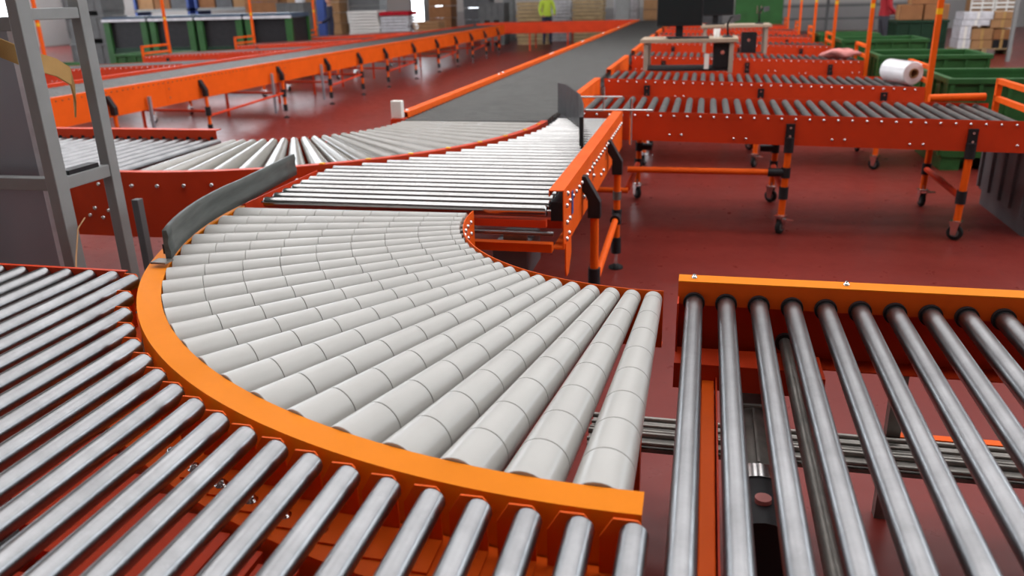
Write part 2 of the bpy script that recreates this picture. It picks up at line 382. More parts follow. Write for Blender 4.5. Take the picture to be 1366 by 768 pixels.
# lower drive roller
lo = MB().cyl((0.252, 2.15, 0.685), (0.252, 0.78, 0.685), 0.0165, seg=20).build('drive_roller', M['darksteel'], rc)
MB().lathe((0.252, 2.155, 0.685), (0.252, 2.14, 0.685), [(0, 0.026), (0.015, 0.026)], 18).build('bearing', 'black', lo)
# gear motor slung under the rollers
gm = MB(); gm.box(0.105, 0.235, 2.04, 2.17, 0.40, 0.54)
mo = gm.build('gear_motor', 'darksteel', rc, bevel=0.008)
mb = MB(); mb.cyl((0.172, 2.04, 0.47), (0.172, 1.73, 0.47), 0.062, seg=24)
for k in range(12):
    an = 2*math.pi*k/12; cx, cz = math.cos(an), math.sin(an)
    p = Vector((0.172+0.060*cx, 0, 0.47+0.060*cz)); q = Vector((0.172+0.078*cx, 0, 0.47+0.078*cz)); n = Vector((-cz, 0, cx))*0.003
    mb.hexa([p-n+Vector((0,2.01,0)), q-n+Vector((0,2.01,0)), q+n+Vector((0,2.01,0)), p+n+Vector((0,2.01,0)), p-n+Vector((0,1.74,0)), q-n+Vector((0,1.74,0)), q+n+Vector((0,1.74,0)), p+n+Vector((0,1.74,0))])
mb.build('motor_body', 'darksteel', mo)
MB().cyl((0.172, 1.73, 0.47), (0.172, 1.675, 0.47), 0.080, seg=24).build('motor_band', 'chrome', mo)
mb = MB(); mb.cyl((0.172, 1.675, 0.47), (0.172, 1.50, 0.47), 0.076, seg=24)
mb.build('fan_cowl', 'black', mo)
MB().cyl((0.172, 1.58, 0.535), (0.172, 1.58, 0.556), 0.018, seg=12).build('cable_gland', 'pink', mo)
for x, y in ((0.14, 2.12), (0.20, 2.12)): MB().cyl((x, y, 0.54), (x, y, 0.552), 0.011, seg=6).build('bolt', 'chrome', mo)
# cable tray with rods crossing below
for k, (yy, zz, rr_) in enumerate(((2.19, 0.30, 0.007), (2.225, 0.31, 0.010), (2.26, 0.30, 0.009), (2.30, 0.30, 0.006), (2.335, 0.305, 0.009))):
    MB().cyl((-0.30, yy, zz), (2.60, yy, zz), rr_, seg=8).build('conduit', 'darksteel', rc)
MB().box(-0.30, 2.60, 2.18, 2.35, 0.275, 0.288).build('cable_tray', 'darksteel', rc)
for x in (0.62, 1.50, 2.45):
    MB().box(x-0.02, x+0.02, 2.37, 2.41, 0.0, 0.60).build('leg', 'darksteel', rc)
    MB().box(x-0.02, x+0.02, 0.74, 0.78, 0.0, 0.60).build('leg', 'redorange_shade', rc)
MB().box(0.6, 2.60, 2.37, 2.40, 0.26, 0.30).build('lower_beam', 'orange', rc)

# ================================================================== LOWER LEFT STRAIGHT CONVEYOR (rollers cut off by the curve)
lc = thing('straight_roller_conveyor', (-1.2, 1.2, 0), 'straight conveyor of steel rollers at the lower left stopping at the curved orange rail', 'conveyor')
RT = 1.896; YF = 2.115
full = roller_mesh(YF-Y0, 'steel', seg=32)
plate_poly = lambda w, h: [(-w-0.026, -h), (w-0.020, -h), (w-0.020, -0.004), (w-0.026, 0.004), (-w-0.004, 0.004), (-w-0.026, -0.034)]
brk = MB(); brk.prism(plate_poly(0.031, 0.110), 'y', 0.003, 0.007)
brk.box(-0.057, 0.011, -0.085, 0.006, -0.110, -0.106)
brk_me = brk.mesh('roller_bracket', 'orange')
bolt_me = MB().lathe((0, 0, 0), (0, 0, 0.012), [(0, 0.014), (0.002, 0.014), (0.002, 0.0095), (0.010, 0.0095), (0.013, 0.005)], 10).mesh('bolt', 'chrome')
for k in range(29):
    x = -0.0735-0.0882*k
    dx = x-CA[0]; ytip = 9
    if abs(dx) < RT: ytip = CA[1]-math.sqrt(RT*RT-dx*dx)
    if ytip >= YF-0.01:
        inst('roller', full, lc, (x, Y0, ZR-RR)); continue
    inst('roller', roller_mesh(ytip-Y0, 'steel', seg=32), lc, (x, Y0, ZR-RR))
    b = inst('roller_bracket', brk_me, lc, (x, ytip, ZR-0.006))
    inst('bolt', bolt_me, b, (x-0.042, ytip-0.052, ZR-0.006-0.106))
MB().prism([(YF, 0.60), (YF, 0.799), (YF+0.014, 0.799), (YF+0.014, 0.796), (YF+0.003, 0.796), (YF+0.003, 0.60)], 'x', -2.75, -1.795).build('side_rail', 'redorange_shade', lc)
bent_rail(lc, -2.75, -0.06, Y0-0.002, -1)
# stepped mounting strips that follow the curve under the brackets
for k in range(24):
    x = -0.0735-0.0882*k; dx = x-CA[0]
    yt = CA[1]-math.sqrt(max(0, RT*RT-dx*dx))
    if yt > 2.02: break
    MB().box(x-0.040, x+0.040, yt-0.42, yt-0.16, 0.640, 0.662).build('mounting_strip', 'redorange_shade', lc)
MB().arc(CA, -150, -89.4, 40, [(1.872, 0.676), (1.872, 0.683), (2.02, 0.683), (2.02, 0.60), (2.017, 0.60), (2.017, 0.676)]).build('mounting_flange', 'orange', lc)
MB().box(-2.7, -0.06, 0.95, 0.99, 0.56, 0.614).build('cross_beam', 'redorange_shade', lc)
for x in (-0.5, -1.3, -2.4):
    MB().box(x-0.02, x+0.02, 0.72, 2.1 if x < -1.8 else 1.2, 0.50, 0.56).build('cross_beam', 'redorange_shade', lc)
    MB().box(x-0.025, x+0.025, 0.74, 0.79, 0, 0.50).build('leg', 'redorange_shade', lc)
MB().box(-2.6, -0.45, 0.72, 1.5, 0.30, 0.32).build('drip_tray', 'dgrey', lc)

# ================================================================== MIDDLE STRAIGHT CONVEYOR (bright horizontal rollers)
CB = (-2.92, 5.43); RBO, RBI = 1.895, 0.85
XR, XL = -0.600, -1.865
mc = thing('straight_roller_conveyor', (-1.0, 4.4, 0), 'conveyor of bright horizontal steel rollers between the two grey curves', 'conveyor')
mfull = roller_mesh(XR-XL, 'bright', 'x', seg=24); meshes = {}
k = 0
while True:
    y = 3.135+0.0875*k; k += 1
    if y > 5.63: break
    xl = XL
    if y < CB[1]:
        s_ = RBO**2-(y-CB[1])**2
        if s_ > 0: xl = max(XL, CB[0]+math.sqrt(s_)+0.035)
    else: xl = -0.985
    if abs(xl-XL) < 1e-4: inst('roller', mfull, mc, (XL, y, ZR-RR))
    else: inst('roller', roller_mesh(XR-xl, 'bright', 'x', seg=24), mc, (xl, y, ZR-RR))
# right-hand channel rail
t = 0.004; xw = XR+0.062
MB().prism([(XR, 0.852), (xw, 0.852), (xw, 0.60), (xw-0.05, 0.60), (xw-0.05, 0.604), (xw-t, 0.604), (xw-t, 0.848), (XR+t, 0.848), (XR+t, 0.825), (XR, 0.825)], 'y', 3.18, 5.62).build('side_rail', 'orange', mc)
MB().box(XR+0.006, xw-0.006, 3.19, 5.6, 0.72, 0.80).build('dark_hollow', 'black', mc)  # black block standing for the shade inside the hollow channel
MB().prism([(3.20, 0.62), (3.34, 0.62), (3.34, 0.54), (3.27, 0.47), (3.22, 0.47), (3.20, 0.50)], 'x', xw, xw+0.006).build('end_gusset', 'orange', mc)
for i in range(27):
    y = 3.24+i*0.0875
    MB().lathe((xw, y, 0.775), (xw+0.010, y, 0.775), [(0, 0.010), (0.007, 0.010), (0.010, 0.006)], 8).build('bolt', 'chrome', mc)
for y, z in ((3.25, 0.70), (3.32, 0.70), (3.24, 0.63), (3.30, 0.64), (3.27, 0.82), (3.75, 0.69), (3.85, 0.66), (4.1, 0.72), (4.4, 0.66), (4.52, 0.66)):
    MB().lathe((xw, y, z), (xw+0.010, y, z), [(0, 0.011), (0.007, 0.011), (0.010, 0.006)], 8).build('bolt', 'chrome', mc)
for y in (3.38, 4.05, 4.62): MB().box(xw, xw+0.004, y, y+0.035, 0.70, 0.80).build('slot_plate', 'blue' if y < 3.5 else 'chrome', mc)
MB().box(XL-0.05, XL-0.046, 3.05, 3.75, 0.60, 0.79).build('side_rail', 'redorange_shade', mc)
MB().box(XL, XR, 3.11, 3.14, 0.712, 0.742).build('cross_beam', 'redorange_shade', mc)
MB().cyl((-1.2, 3.12, 0.685), (XR+0.03, 3.12, 0.685), 0.010, seg=12).build('tie_rod', 'steel', mc)
MB().box(XL, XR+0.02, 3.13, 3.17, 0.60, 0.636).build('cross_beam', 'orange', mc)
for y in (3.5, 4.0, 4.5, 5.0, 5.5): MB().box(XL if y < 3.7 else -1.1, XR, y, y+0.04, 0.60, 0.64).build('cross_beam', 'redorange_shade', mc)
gb = MB().box(-0.86, -0.70, 3.22, 3.50, 0.45, 0.60).build('drive_unit', 'dgrey', mc, bevel=0.01)
MB().box(-0.80, -0.70, 3.19, 3.215, 0.625, 0.665).build('chain_tensioner', 'darksteel', mc)
def tee(mb, p, d, r=0.030, L=0.09):
    p = Vector(p); d = Vector(d); mb.cyl(p-d*L/2, p+d*L/2, r, seg=12)
def pipe_leg(root, x, y, ztop, side='x', r=0.021, foot=True, name='leg'):
    """offset black bracket on the rail, orange pipe, black foot socket"""
    o = MB().cyl((x, y, 0.14), (x, y, ztop-0.14), r, seg=16).build(name, 'orange', root)
    b = MB()
    if side == 'x':   # bracket reaches back to a rail at smaller x
        b.prism([(x-0.062, ztop), (x-0.040, ztop), (x+0.030, ztop-0.12), (x+0.030, ztop-0.20), (x-0.030, ztop-0.20), (x-0.030, ztop-0.11), (x-0.062, ztop-0.06)], 'y', y-0.028, y+0.028)
    else:
        b.prism([(y-0.0, ztop), (y+0.020, ztop), (y+0.020, ztop-0.20), (y-0.028, ztop-0.20), (y-0.028, ztop-0.12), (y, ztop-0.10)], 'x', x-0.028, x+0.028)
    b.build('leg_bracket', 'black', o, bevel=0.004)
    MB().cyl((x, y, 0.10), (x, y, 0.20), r+0.010, seg=14).build('foot_socket', 'black', o)
    if foot:
        MB().cyl((x, y, 0.012), (x, y, 0.11), 0.008, seg=8).build('foot_screw', 'chrome', o)
        MB().lathe((x, y, 0), (x, y, 0.03), [(0, 0.045), (0.012, 0.045), (0.028, 0.014)], 16).build('foot', 'rubber', o)
    return o
XLEG = -0.480
for y in (3.72, 4.76):
    l = pipe_leg(mc, XLEG, y, 0.80 if y < 4 else 0.79)
    if y < 4: MB().cyl((XLEG, y, 0.19), (XLEG, y, 0.345), 0.031, seg=14).build('lower_sleeve', 'black', l)
    if y > 4:
        m_ = MB(); tee(m_, (XLEG, y, 0.33), (0, 0, 1)); tee(m_, (XLEG, y-0.05, 0.33), (0, 1, 0)); m_.build('pipe_joint', 'black', l)
        m_ = MB(); tee(m_, (XLEG, y, 0.46), (0, 0, 1), 0.026, 0.05); m_.build('clamp', 'darksteel', l)
MB().cyl((XLEG, 3.74, 0.26), (XLEG, 4.75, 0.33), 0.019, seg=14).build('stretcher', 'orange', mc)
for y in (3.72, 5.5):
    o = MB().cyl((-1.75, y, 0.012), (-1.75, y, 0.62), 0.021, seg=14).build('leg', 'orange', mc)
MB().cyl((-1.72, 5.5, 0.32), (XLEG, 5.5, 0.32), 0.019, seg=14).build('stretcher', 'orange', mc)

# dark guide plate standing at the far end of the bright rollers
gp = thing('guide_plate', (-0.72, 4.8, 0.8), 'dark upright guide plate leaning over the bright rollers', 'guide plate')
m_ = MB(); pts = [(-0.665, 4.46), (-0.672, 4.60), (-0.705, 4.85), (-0.78, 5.20), (-0.93, 5.62), (-1.02, 5.80)]
hts = [0.16, 0.17, 0.18, 0.20, 0.215, 0.21]
for j in range(len(pts)-1):
    (xa, ya), (xb, yb) = pts[j], pts[j+1]; ta = 0.022 if j == 0 else 0.010; tb = 0.010
    m_.hexa([(xa, ya, .806), (xb, yb, .806), (xb+tb, yb, .806), (xa+ta, ya, .806), (xa, ya, .806+hts[j]), (xb, yb, .806+hts[j+1]), (xb+tb, yb, .806+hts[j+1]), (xa+ta, ya, .806+hts[j])])
m_.build('blade', 'black', gp)
for (x0, x1, y) in ((-0.68, -0.30, 5.02), (-0.90, -0.55, 5.70)):
    MB().cyl((x0-0.03, y, 0.93), (x1, y, 0.93), 0.006, seg=8).build('support_rod', 'chrome', gp)
    p = MB().cyl((x1-0.13, y+0.012, 0.72), (x1-0.13, y+0.012, 1.0), 0.009, seg=8).build('support_post', 'chrome', gp)

# curved guard on top of the outer rail of the near curve
gd = thing('guard_rail', (-1.93, 2.9, 0.8), 'curved dark grey plastic guard standing on the near curve outer rail', 'guard')
path = []
for a in range(0, 11):
    an = R(-154.5-2.55*a); path.append(Vector((CA[0]+1.802*math.cos(an), CA[1]+1.802*math.sin(an), 0)))
for y in (3.15, 3.3, 3.45, 3.57): path.append(Vector((CA[0]-1.802-0.10*(y-3.0), y, 0)))
m_ = MB(); n = len(path); base = len(m_.v)
for j, p in enumerate(path):
    d = (path[min(j+1, n-1)]-path[max(j-1, 0)]).normalized(); nn = Vector((d.y, -d.x, 0))
    h = 0.908
    prof = [(-0.006, .806), (0.010, .806), (0.013, .835), (0.009, .850), (0.009, .868), (0.013, .885), (0.010, h), (-0.004, h), (-0.006, .86)]
    for u, z in prof: m_.v.append(tuple(p+nn*u+Vector((0, 0, z))))
mm = 9
for j in range(n-1):
    for i in range(mm):
        i2 = (i+1) % mm; m_.f.append((base+j*mm+i, base+j*mm+i2, base+(j+1)*mm+i2, base+(j+1)*mm+i)); m_.sm.append(True)
m_.f.append(tuple(base+i for i in range(mm))[::-1]); m_.sm.append(False); m_.f.append(tuple(base+(n-1)*mm+i for i in range(mm))); m_.sm.append(False)
m_.build('guard_strip', 'guard', gd)
p = path[0]; MB().box(p.x-0.035, p.x+0.02, p.y-0.045, p.y+0.0, 0.806, 0.812).build('mounting_tab', 'darksteel', gd)
for j in range(1, n, 3):
    p = path[j]; MB().box(p.x-0.028, p.x-0.004, p.y-0.012, p.y+0.012, 0.806, 0.84).build('clip', 'black', gd)

# ================================================================== FAR CURVE (B)
cb = thing('curved_roller_conveyor', (-2.0, 4.4, 0), 'far curved conveyor of grey rollers leading onto the long dark conveyor', 'conveyor')
for i in range(21): tapered_roller(cb, CB, -87.85+4.3*i, False, 'pvc_far', RBI, RBO-0.045, 20)
MB().arc(CB, -92, 0, 56, [(RBO-0.045, 0.800), (RBO-0.045, 0.806), (RBO, 0.806), (RBO, 0.46), (RBO-0.004, 0.46), (RBO-0.004, 0.80)]).build('outer_rail', 'redorange_shade', cb)
MB().arc(CB, -90, 0, 40, [(RBI-0.014, 0.792), (RBI-0.010, 0.792), (RBI-0.010, 0.60), (RBI-0.014, 0.60)]).build('inner_rail', 'redorange_shade', cb)
for i in range(20):
    an = R(-88.0+4.3*i); d = Vector((math.cos(an), math.sin(an), 0)); p = Vector((CB[0], CB[1], 0.735))+d*RBO
    MB().lathe(p, p+d*0.010, [(0, 0.012), (0.007, 0.012), (0.010, 0.007)], 8).build('bolt', 'chrome', cb)
for i in range(8):
    an = R(-58+7.5*i); d = Vector((math.cos(an), math.sin(an), 0)); p = Vector((CB[0], CB[1], 0.806))+d*(RBO-0.02)
    MB().box(p.x-0.012, p.x+0.012, p.y-0.012, p.y+0.012, 0.806, 0.811).build('stud_mark', 'yellow', cb)
for a in (-80, -50, -20):
    x, y = CB[0]+1.0*math.cos(R(a)), CB[1]+1.0*math.sin(R(a)); MB().cyl((x, y, 0), (x, y, 0.78), 0.022, seg=12).build('leg', 'redorange_shade', cb)
# straight feeder behind the grey posts
fc = thing('straight_roller_conveyor', (-3.6, 4.1, 0), 'short steel roller feeder behind the grey posts on the left', 'conveyor')
YA, YB = CB[1]-RBO, CB[1]-RBI+0.02
fm = roller_mesh(YB-YA-0.05, 'steel', seg=16)
for k in range(22): inst('roller', fm, fc, (CB[0]-0.09-0.0876*k, YA+0.045, ZR-RR))
m_ = MB().prism([(YA, 0.46), (YA, 0.806), (YA+0.04, 0.806), (YA+0.04, 0.80), (YA+0.004, 0.80), (YA+0.004, 0.46)], 'x', -5.1, CB[0]-0.05).build('side_rail', 'redorange_shade', fc)
for x in (-3.05, -3.35, -3.65): MB().lathe((x, YA, 0.74), (x, YA-0.010, 0.74), [(0, 0.012), (0.007, 0.012), (0.010, 0.007)], 8).build('bolt', 'chrome', fc)
for x, z in ((-3.02, .60), (-3.10, .61), (-3.06, .56), (-3.14, .57), (-2.98, .56)): MB().lathe((x, YA, z), (x, YA-0.010, z), [(0, 0.012), (0.007, 0.012), (0.010, 0.007)], 8).build('bolt', 'chrome', fc)
MB().prism([(YB, 0.60), (YB, 0.852), (YB+0.06, 0.852), (YB+0.06, 0.846), (YB+0.004, 0.846), (YB+0.004, 0.60)], 'x', -5.1, CB[0]-0.10).build('side_rail', 'redorange_shade', fc)
for k in range(22): MB().cyl((CB[0]-0.134-0.0876*k, YB-0.003, 0.796), (CB[0]-0.134-0.0876*k, YB+0.0, 0.796), 0.014, seg=10).build('bushing', 'black', fc)
for x in (-3.9, -4.9): MB().cyl((x, 4.1, 0), (x, 4.1, 0.76), 0.022, seg=10).build('leg', 'redorange_shade', fc)

# ================================================================== LONG DARK CONVEYOR
BX0, BX1, BY0, BY1 = -2.075, -1.045, 5.47, 26.6
bc = thing('long_roller_conveyor', (-1.56, 16, 0), 'long dark grey roller conveyor running straight to the back of the hall', 'conveyor')
bm_ = roller_mesh(BX1-BX0, 'darkroller', 'x', r=0.025, seg=12)
nr = int((BY1-BY0)/0.0875)
for k in range(nr): inst('roller', bm_, bc, (BX0, BY0+0.04+0.0875*k, ZR-0.025))
y = BY0+0.105
while y < BY1:
    y2 = min(y+3.0, BY1)
    MB().prism([(BX0-0.075, 0.838), (BX0-0.005, 0.838), (BX0-0.005, 0.80), (BX0-0.009, 0.80), (BX0-0.009, 0.834), (BX0-0.071, 0.834), (BX0-0.071, 0.60), (BX0-0.075, 0.60)], 'y', y, y2-0.006).build('side_rail', 'orange', bc)
    for yy in (y+0.08, y2-0.1): MB().lathe((BX0-0.04, yy, 0.838), (BX0-0.04, yy, 0.848), [(0, 0.012), (0.006, 0.012), (0.010, 0.007)], 8).build('bolt', 'chrome', bc)
    y = y2
LANES_Y = [5.69, 8.0, 11.0, 14.0, 16.6, 19.2, 22.0]
edges = [BY0+0.35]
for ly in LANES_Y: edges += [ly-0.02, ly+0.92]
edges = edges[2:]+[BY1]
for a, b in zip(edges[0::2], edges[1::2]):
    MB().prism([(BX1+0.005, 0.80), (BX1+0.005, 0.845), (BX1+0.06, 0.845), (BX1+0.06, 0.60), (BX1+0.056, 0.60), (BX1+0.056, 0.841), (BX1+0.009, 0.841), (BX1+0.009, 0.80)], 'y', a, b).build('side_rail', 'orange', bc)
MB().box(BX0, BX1, BY0+0.05, BY1, 0.68, 0.70).build('under_tray', 'dgrey', bc)
y = 6.4
while y < 26:
    for x in (BX0-0.03, BX1+0.02): MB().cyl((x, y, 0), (x, y, 0.62), 0.022, seg=10).build('leg', 'redorange_shade', bc)
    MB().cyl((BX0-0.03, y, 0.3), (BX1+0.02, y, 0.3), 0.018, seg=8).build('stretcher', 'redorange_shade', bc)
    y += 2.4
wb = MB().box(-2.180, -2.100, 5.50, 5.56, 0.801, 0.925).build('plastic_block', 'white', None, bevel=0.006, origin=(-2.14, 5.53, 0.80))
tag(wb, 'small white plastic block at the near end of the long conveyor left rail', 'block')
MB().box(-2.18, -2.08, 5.48, 5.565, 0.60, 0.80).build('rail_end', 'redorange_shade', bc)

# ================================================================== LONG LEFT CONVEYOR
LX = -6.08; LW = 0.95; LY0, LY1 = 5.6, 25.2
ll = thing('long_roller_conveyor', (LX-0.5, 15, 0), 'long conveyor with a deep bright orange side on pipe legs along the left', 'conveyor')
lm_ = roller_mesh(LW, 'zinc', 'x', r=0.025, seg=10)
for k in range(int((LY1-LY0)/0.0875)): inst('roller', lm_, ll, (LX-LW-0.01, LY0+0.05+0.0875*k, ZR-0.03))
y = LY0
while y < LY1-0.1:
    y2 = min(y+2.8, LY1)
    MB().prism([(LX-0.05, 0.806), (LX, 0.806), (LX, 0.515), (LX-0.05, 0.515), (LX-0.05, 0.519), (LX-0.004, 0.519), (LX-0.004, 0.802), (LX-0.05, 0.802)], 'y', y, y2-0.004).build('side_rail', 'orange', ll)
    for z in (0.77, 0.70, 0.60): MB().cyl((LX, y+0.05, z), (LX+0.008, y+0.05, z), 0.011, seg=6).build('bolt', 'chrome', ll)
    MB().box(LX-LW-0.06, LX-LW-0.01, y, y2-0.004, 0.52, 0.83).build('side_rail', 'redorange_shade', ll)
    y = y2
for y in (7.4, 9.07, 11.02, 12.6, 13.93, 15.19, 16.81, 18.4, 19.9, 21.3, 22.7, 24.2):
    pipe_leg(ll, LX+0.062, y, 0.74, 'x', 0.022)
    o = MB().cyl((LX-LW, y+0.1, 0), (LX-LW, y+0.1, 0.6), 0.022, seg=10).build('leg', 'redorange_shade', ll)
    m_ = MB(); tee(m_, (LX+0.062, y, 0.36), (0, 0, 1), 0.036, 0.11); m_.build('pipe_joint', 'black', ll)
    MB().cyl((LX+0.06, y, 0.36), (LX-LW, y+0.1, 0.36), 0.018, seg=8).build('stretcher', 'redorange_shade', ll)
for y, y2 in ((9.07, 11.02), (12.6, 13.93), (15.19, 16.81), (18.4, 19.9), (21.3, 22.7)):
    MB().cyl((LX+0.062, y, 0.30), (LX+0.062, y2, 0.36), 0.016, seg=8).build('stretcher', 'redorange_shade', ll)
for y in (8.0, 10.75, 12.35): MB().box(LX+0.03, LX+0.06, y, y+0.03, 0.10, 0.66).build('support_bar', 'panel', ll)
# conveyor closing the far end
fx = thing('cross_conveyor', (-4, 26.2, 0), 'far cross conveyor with orange side closing the left and long lines', 'conveyor')
xm = roller_mesh(0.9, 'zinc', 'y', r=0.025, seg=8)
for k in range(56): inst('roller', xm, fx, (-7.05+0.0875*k, 25.75, ZR-0.03))
for y in (25.7, 26.66): MB().box(-7.1, -2.2, y, y+0.05, 0.52, 0.83).build('side_rail', 'redorange_shade', fx)
for x in (-6.6, -5.4, -4.2, -3.0): 
    for y in (25.72, 26.68): MB().cyl((x, y, 0), (x, y, 0.54), 0.025, seg=8).build('leg', 'redorange_shade', fx)

# ================================================================== GRAVITY LANES
wheel_me = MB().lathe((-0.014, 0, 0), (0.014, 0, 0), [(0, 0.015), (0, 0.044), (0.004, 0.050), (0.024, 0.050), (0.028, 0.044), (0.028, 0.015)], 18).mesh('wheel', 'rubber')
hub_me = MB().lathe((-0.017, 0, 0), (0.017, 0, 0), [(0, 0.028), (0.034, 0.028)], 14).mesh('wheel_hub', 'mgrey')
fork = MB().box(-0.036, 0.036, -0.036, 0.036, 0.074, 0.081)
for xa in (-0.026, 0.020): fork.prism([(-0.026, 0.076), (0.032, 0.076), (0.020, -0.014), (-0.012, -0.014)], 'x', xa, xa+0.006)
fork.cyl((-0.027, 0, 0), (0.027, 0, 0), 0.008, seg=8); fork.cyl((0, 0, 0.078), (0, 0, 0.115), 0.020, seg=10)
fork.box(0.022, 0.095, -0.014, 0.014, 0.052, 0.060)
fork_me = fork.mesh('caster', 'chrome')
lane_roller = roller_mesh(0.86, 'zinc', 'y', r=0.024, seg=12)
def lane(label, x0, x1, y, z0, z1, legs, mirror=False, pole=True, width=0.9, faceh=0.195, tag_pole=1.9, casters=True, skip=()):
    root = thing('gravity_roller_lane', ((x0+x1)/2, y+width/2, 0), label, 'conveyor', 'red orange gravity roller lanes')
    sl = (z1-z0)/(x1-x0); Z = lambda x: z0+sl*(x-x0)
    for yy in (y, y+width-0.004):
        d = 0.04 if yy == y else -0.036
        ya, yb = (yy, yy+0.004)
        MB().hexa([(x0, ya, Z(x0)-faceh), (x1, ya, Z(x1)-faceh), (x1, yb, Z(x1)-faceh), (x0, yb, Z(x0)-faceh), (x0, ya, Z(x0)+0.004), (x1, ya, Z(x1)+0.004), (x1, yb, Z(x1)+0.004), (x0, yb, Z(x0)+0.004)]).build('side_rail', 'redorange_shade', root)
    n = int((x1-x0-0.05)/0.0885); bolts = MB()
    for k in range(n+1):
        x = x0+0.045+k*0.0885; inst('roller', lane_roller, root, (x, y+0.02, Z(x)-0.022))
        bolts.lathe((x, y, Z(x)-0.022), (x, y-0.010, Z(x)-0.022), [(0, 0.010), (0.006, 0.010), (0.010, 0.005)], 6)
    for lx in legs:
        for dx in (-0.35, -0.27, 0.28, 0.36): bolts.lathe((lx+dx, y, Z(lx)-0.155), (lx+dx, y-0.008, Z(lx)-0.155), [(0, 0.010), (0.005, 0.010), (0.008, 0.005)], 6)
    tag(bolts.build('bolts', 'chrome', root), kind='stuff')
    MB().hexa([(x0, y+0.03, Z(x0)-0.17), (x1, y+0.03, Z(x1)-0.17), (x1, y+width-0.03, Z(x1)-0.17), (x0, y+width-0.03, Z(x0)-0.17), (x0, y+0.03, Z(x0)-0.16), (x1, y+0.03, Z(x1)-0.16), (x1, y+width-0.03, Z(x1)-0.16), (x0, y+width-0.03, Z(x0)-0.16)]).build('under_plate', 'redorange_shade', root)
    for i, lx in enumerate(legs):
        for j, (ly, sg) in enumerate(((y-0.012, -1), (y+width+0.012, 1))):
            if (i, j) in skip: continue
            zt = Z(lx)-0.05
            o = MB().cyl((lx, ly+0.004*sg, 0.135), (lx+0.012, ly, zt-0.16), 0.0235, seg=14).build('leg', 'orange', root)
            b = MB().box(lx-0.016, lx+0.040, min(ly-0.010*sg, ly+0.012*sg), max(ly-0.010*sg, ly+0.012*sg), zt-0.10, zt); b.cyl((lx+0.012, ly, zt-0.19), (lx+0.012, ly, zt-0.09), 0.032, seg=14)
            bk = b.build('leg_bracket', 'black', o)
            for zz in (zt-0.025, zt-0.080): MB().cyl((lx+0.012, ly+0.012*sg, zz), (lx+0.012, ly+0.020*sg, zz), 0.009, seg=6).build('bolt', 'chrome', o)
            jn = MB(); tee(jn, (lx+0.003, ly, 0.29), (0, 0, 1), 0.032, 0.085)
            if i == 0 or i == 1: tee(jn, (lx+0.006, ly, 0.43), (0, 0, 1), 0.031, 0.07); tee(jn, (lx+(-0.05 if i else 0.05), ly, 0.43), (1, 0, 0), 0.029, 0.12)
            jn.build('pipe_joint', 'black', o)
            c = inst('caster', fork_me, root, (lx, ly, 0.0505)); c.rotation_euler.z = R((25, -35, 60, 10)[(i+j) % 4]*(1 if i else -1))
            w_ = inst('wheel', wheel_me, c, (lx, ly, 0.0505)); w_.location = (0, 0, 0); h_ = inst('wheel_hub', hub_me, c, (lx, ly, 0.0505)); h_.location = (0, 0, 0)
        MB().cyl((lx, y, 0.29), (lx, y+width, 0.29), 0.021, seg=12).build('stretcher', 'redorange_shade', root)
    if len(legs) > 1:
        for yy in (y-0.012,): MB().cyl((legs[0], yy, 0.43), (legs[1], yy, 0.43), 0.022, seg=14).build('stretcher', 'orange', root)
    if pole:
        xe = x0-0.03 if mirror else x1+0.03; zl = Z(x0 if mirror else x1)
        yp = y+width-0.05 if mirror else y+0.02; yb = y+0.04 if mirror else y+width-0.06
        es = MB().box(xe-0.022, xe+0.022, yp-0.022, yp+0.022, zl-0.19, tag_pole+0.8).build('end_pole', 'orange', root)
        MB().box(xe-0.0225, xe+0.0225, yp-0.0225, yp+0.0225, 1.36, 1.41).build('tape_band', 'yellow', es)
        st = MB(); a, b = sorted((yp, yb))
        st.box(xe-0.018, xe+0.018, a, b, zl+0.03, zl+0.065); st.box(xe-0.018, xe+0.018, a, b, zl+0.15, zl+0.185); st.box(xe-0.018, xe+0.018, yb-0.018, yb+0.018, zl-0.19, zl+0.185)
        st.build('end_stop', 'orange', root)
    return root
lane('nearest red-orange roller lane on casters, front right', -0.86, 2.02, 5.69, 0.838, 0.776, (-0.50, 0.56, 1.67), skip=((0, 0),))
lane('second red-orange roller lane, the one carrying the clear film roll', -0.95, 1.92, 8.0, 0.832, 0.742, (-0.55, 0.50, 1.57))
lane('third red-orange roller lane, with a pink bag at its right end', -0.95, 1.90, 11.0, 0.832, 0.742, (-0.55, 0.50, 1.50))
lane('fourth red-orange roller lane from the front, beyond the nearer desk', -0.95, 1.90, 14.0, 0.832, 0.742, (-0.55, 0.5, 1.45))
lane('fifth red-orange roller lane from the front, beside the further desk', -0.95, 1.90, 16.6, 0.832, 0.742, (0.5, 1.45))
lane('sixth red-orange roller lane from the front, next to last', -0.95, 1.90, 19.2, 0.832, 0.742, (0.5, 1.45))
lane('farthest red-orange roller lane on the right', -0.95, 1.90, 22.0, 0.832, 0.742, (0.5, 1.45))
lane('nearest roller lane beyond the long left conveyor, partly behind the grey posts', -10.2, -7.2, 10.4, 0.74, 0.83, (-9.7, -7.8), mirror=True)
lane('second roller lane beyond the long left conveyor, with a tall end pole', -10.2, -7.2, 13.6, 0.74, 0.83, (-9.7, -7.8), mirror=True)
lane('third roller lane beyond the long left conveyor, near the green stillages', -10.2, -7.2, 16.8, 0.74, 0.83, (-9.7, -7.8), mirror=True)
lane('farthest roller lane beyond the long left conveyor', -10.2, -7.2, 20.0, 0.74, 0.83, (-9.7, -7.8), mirror=True)

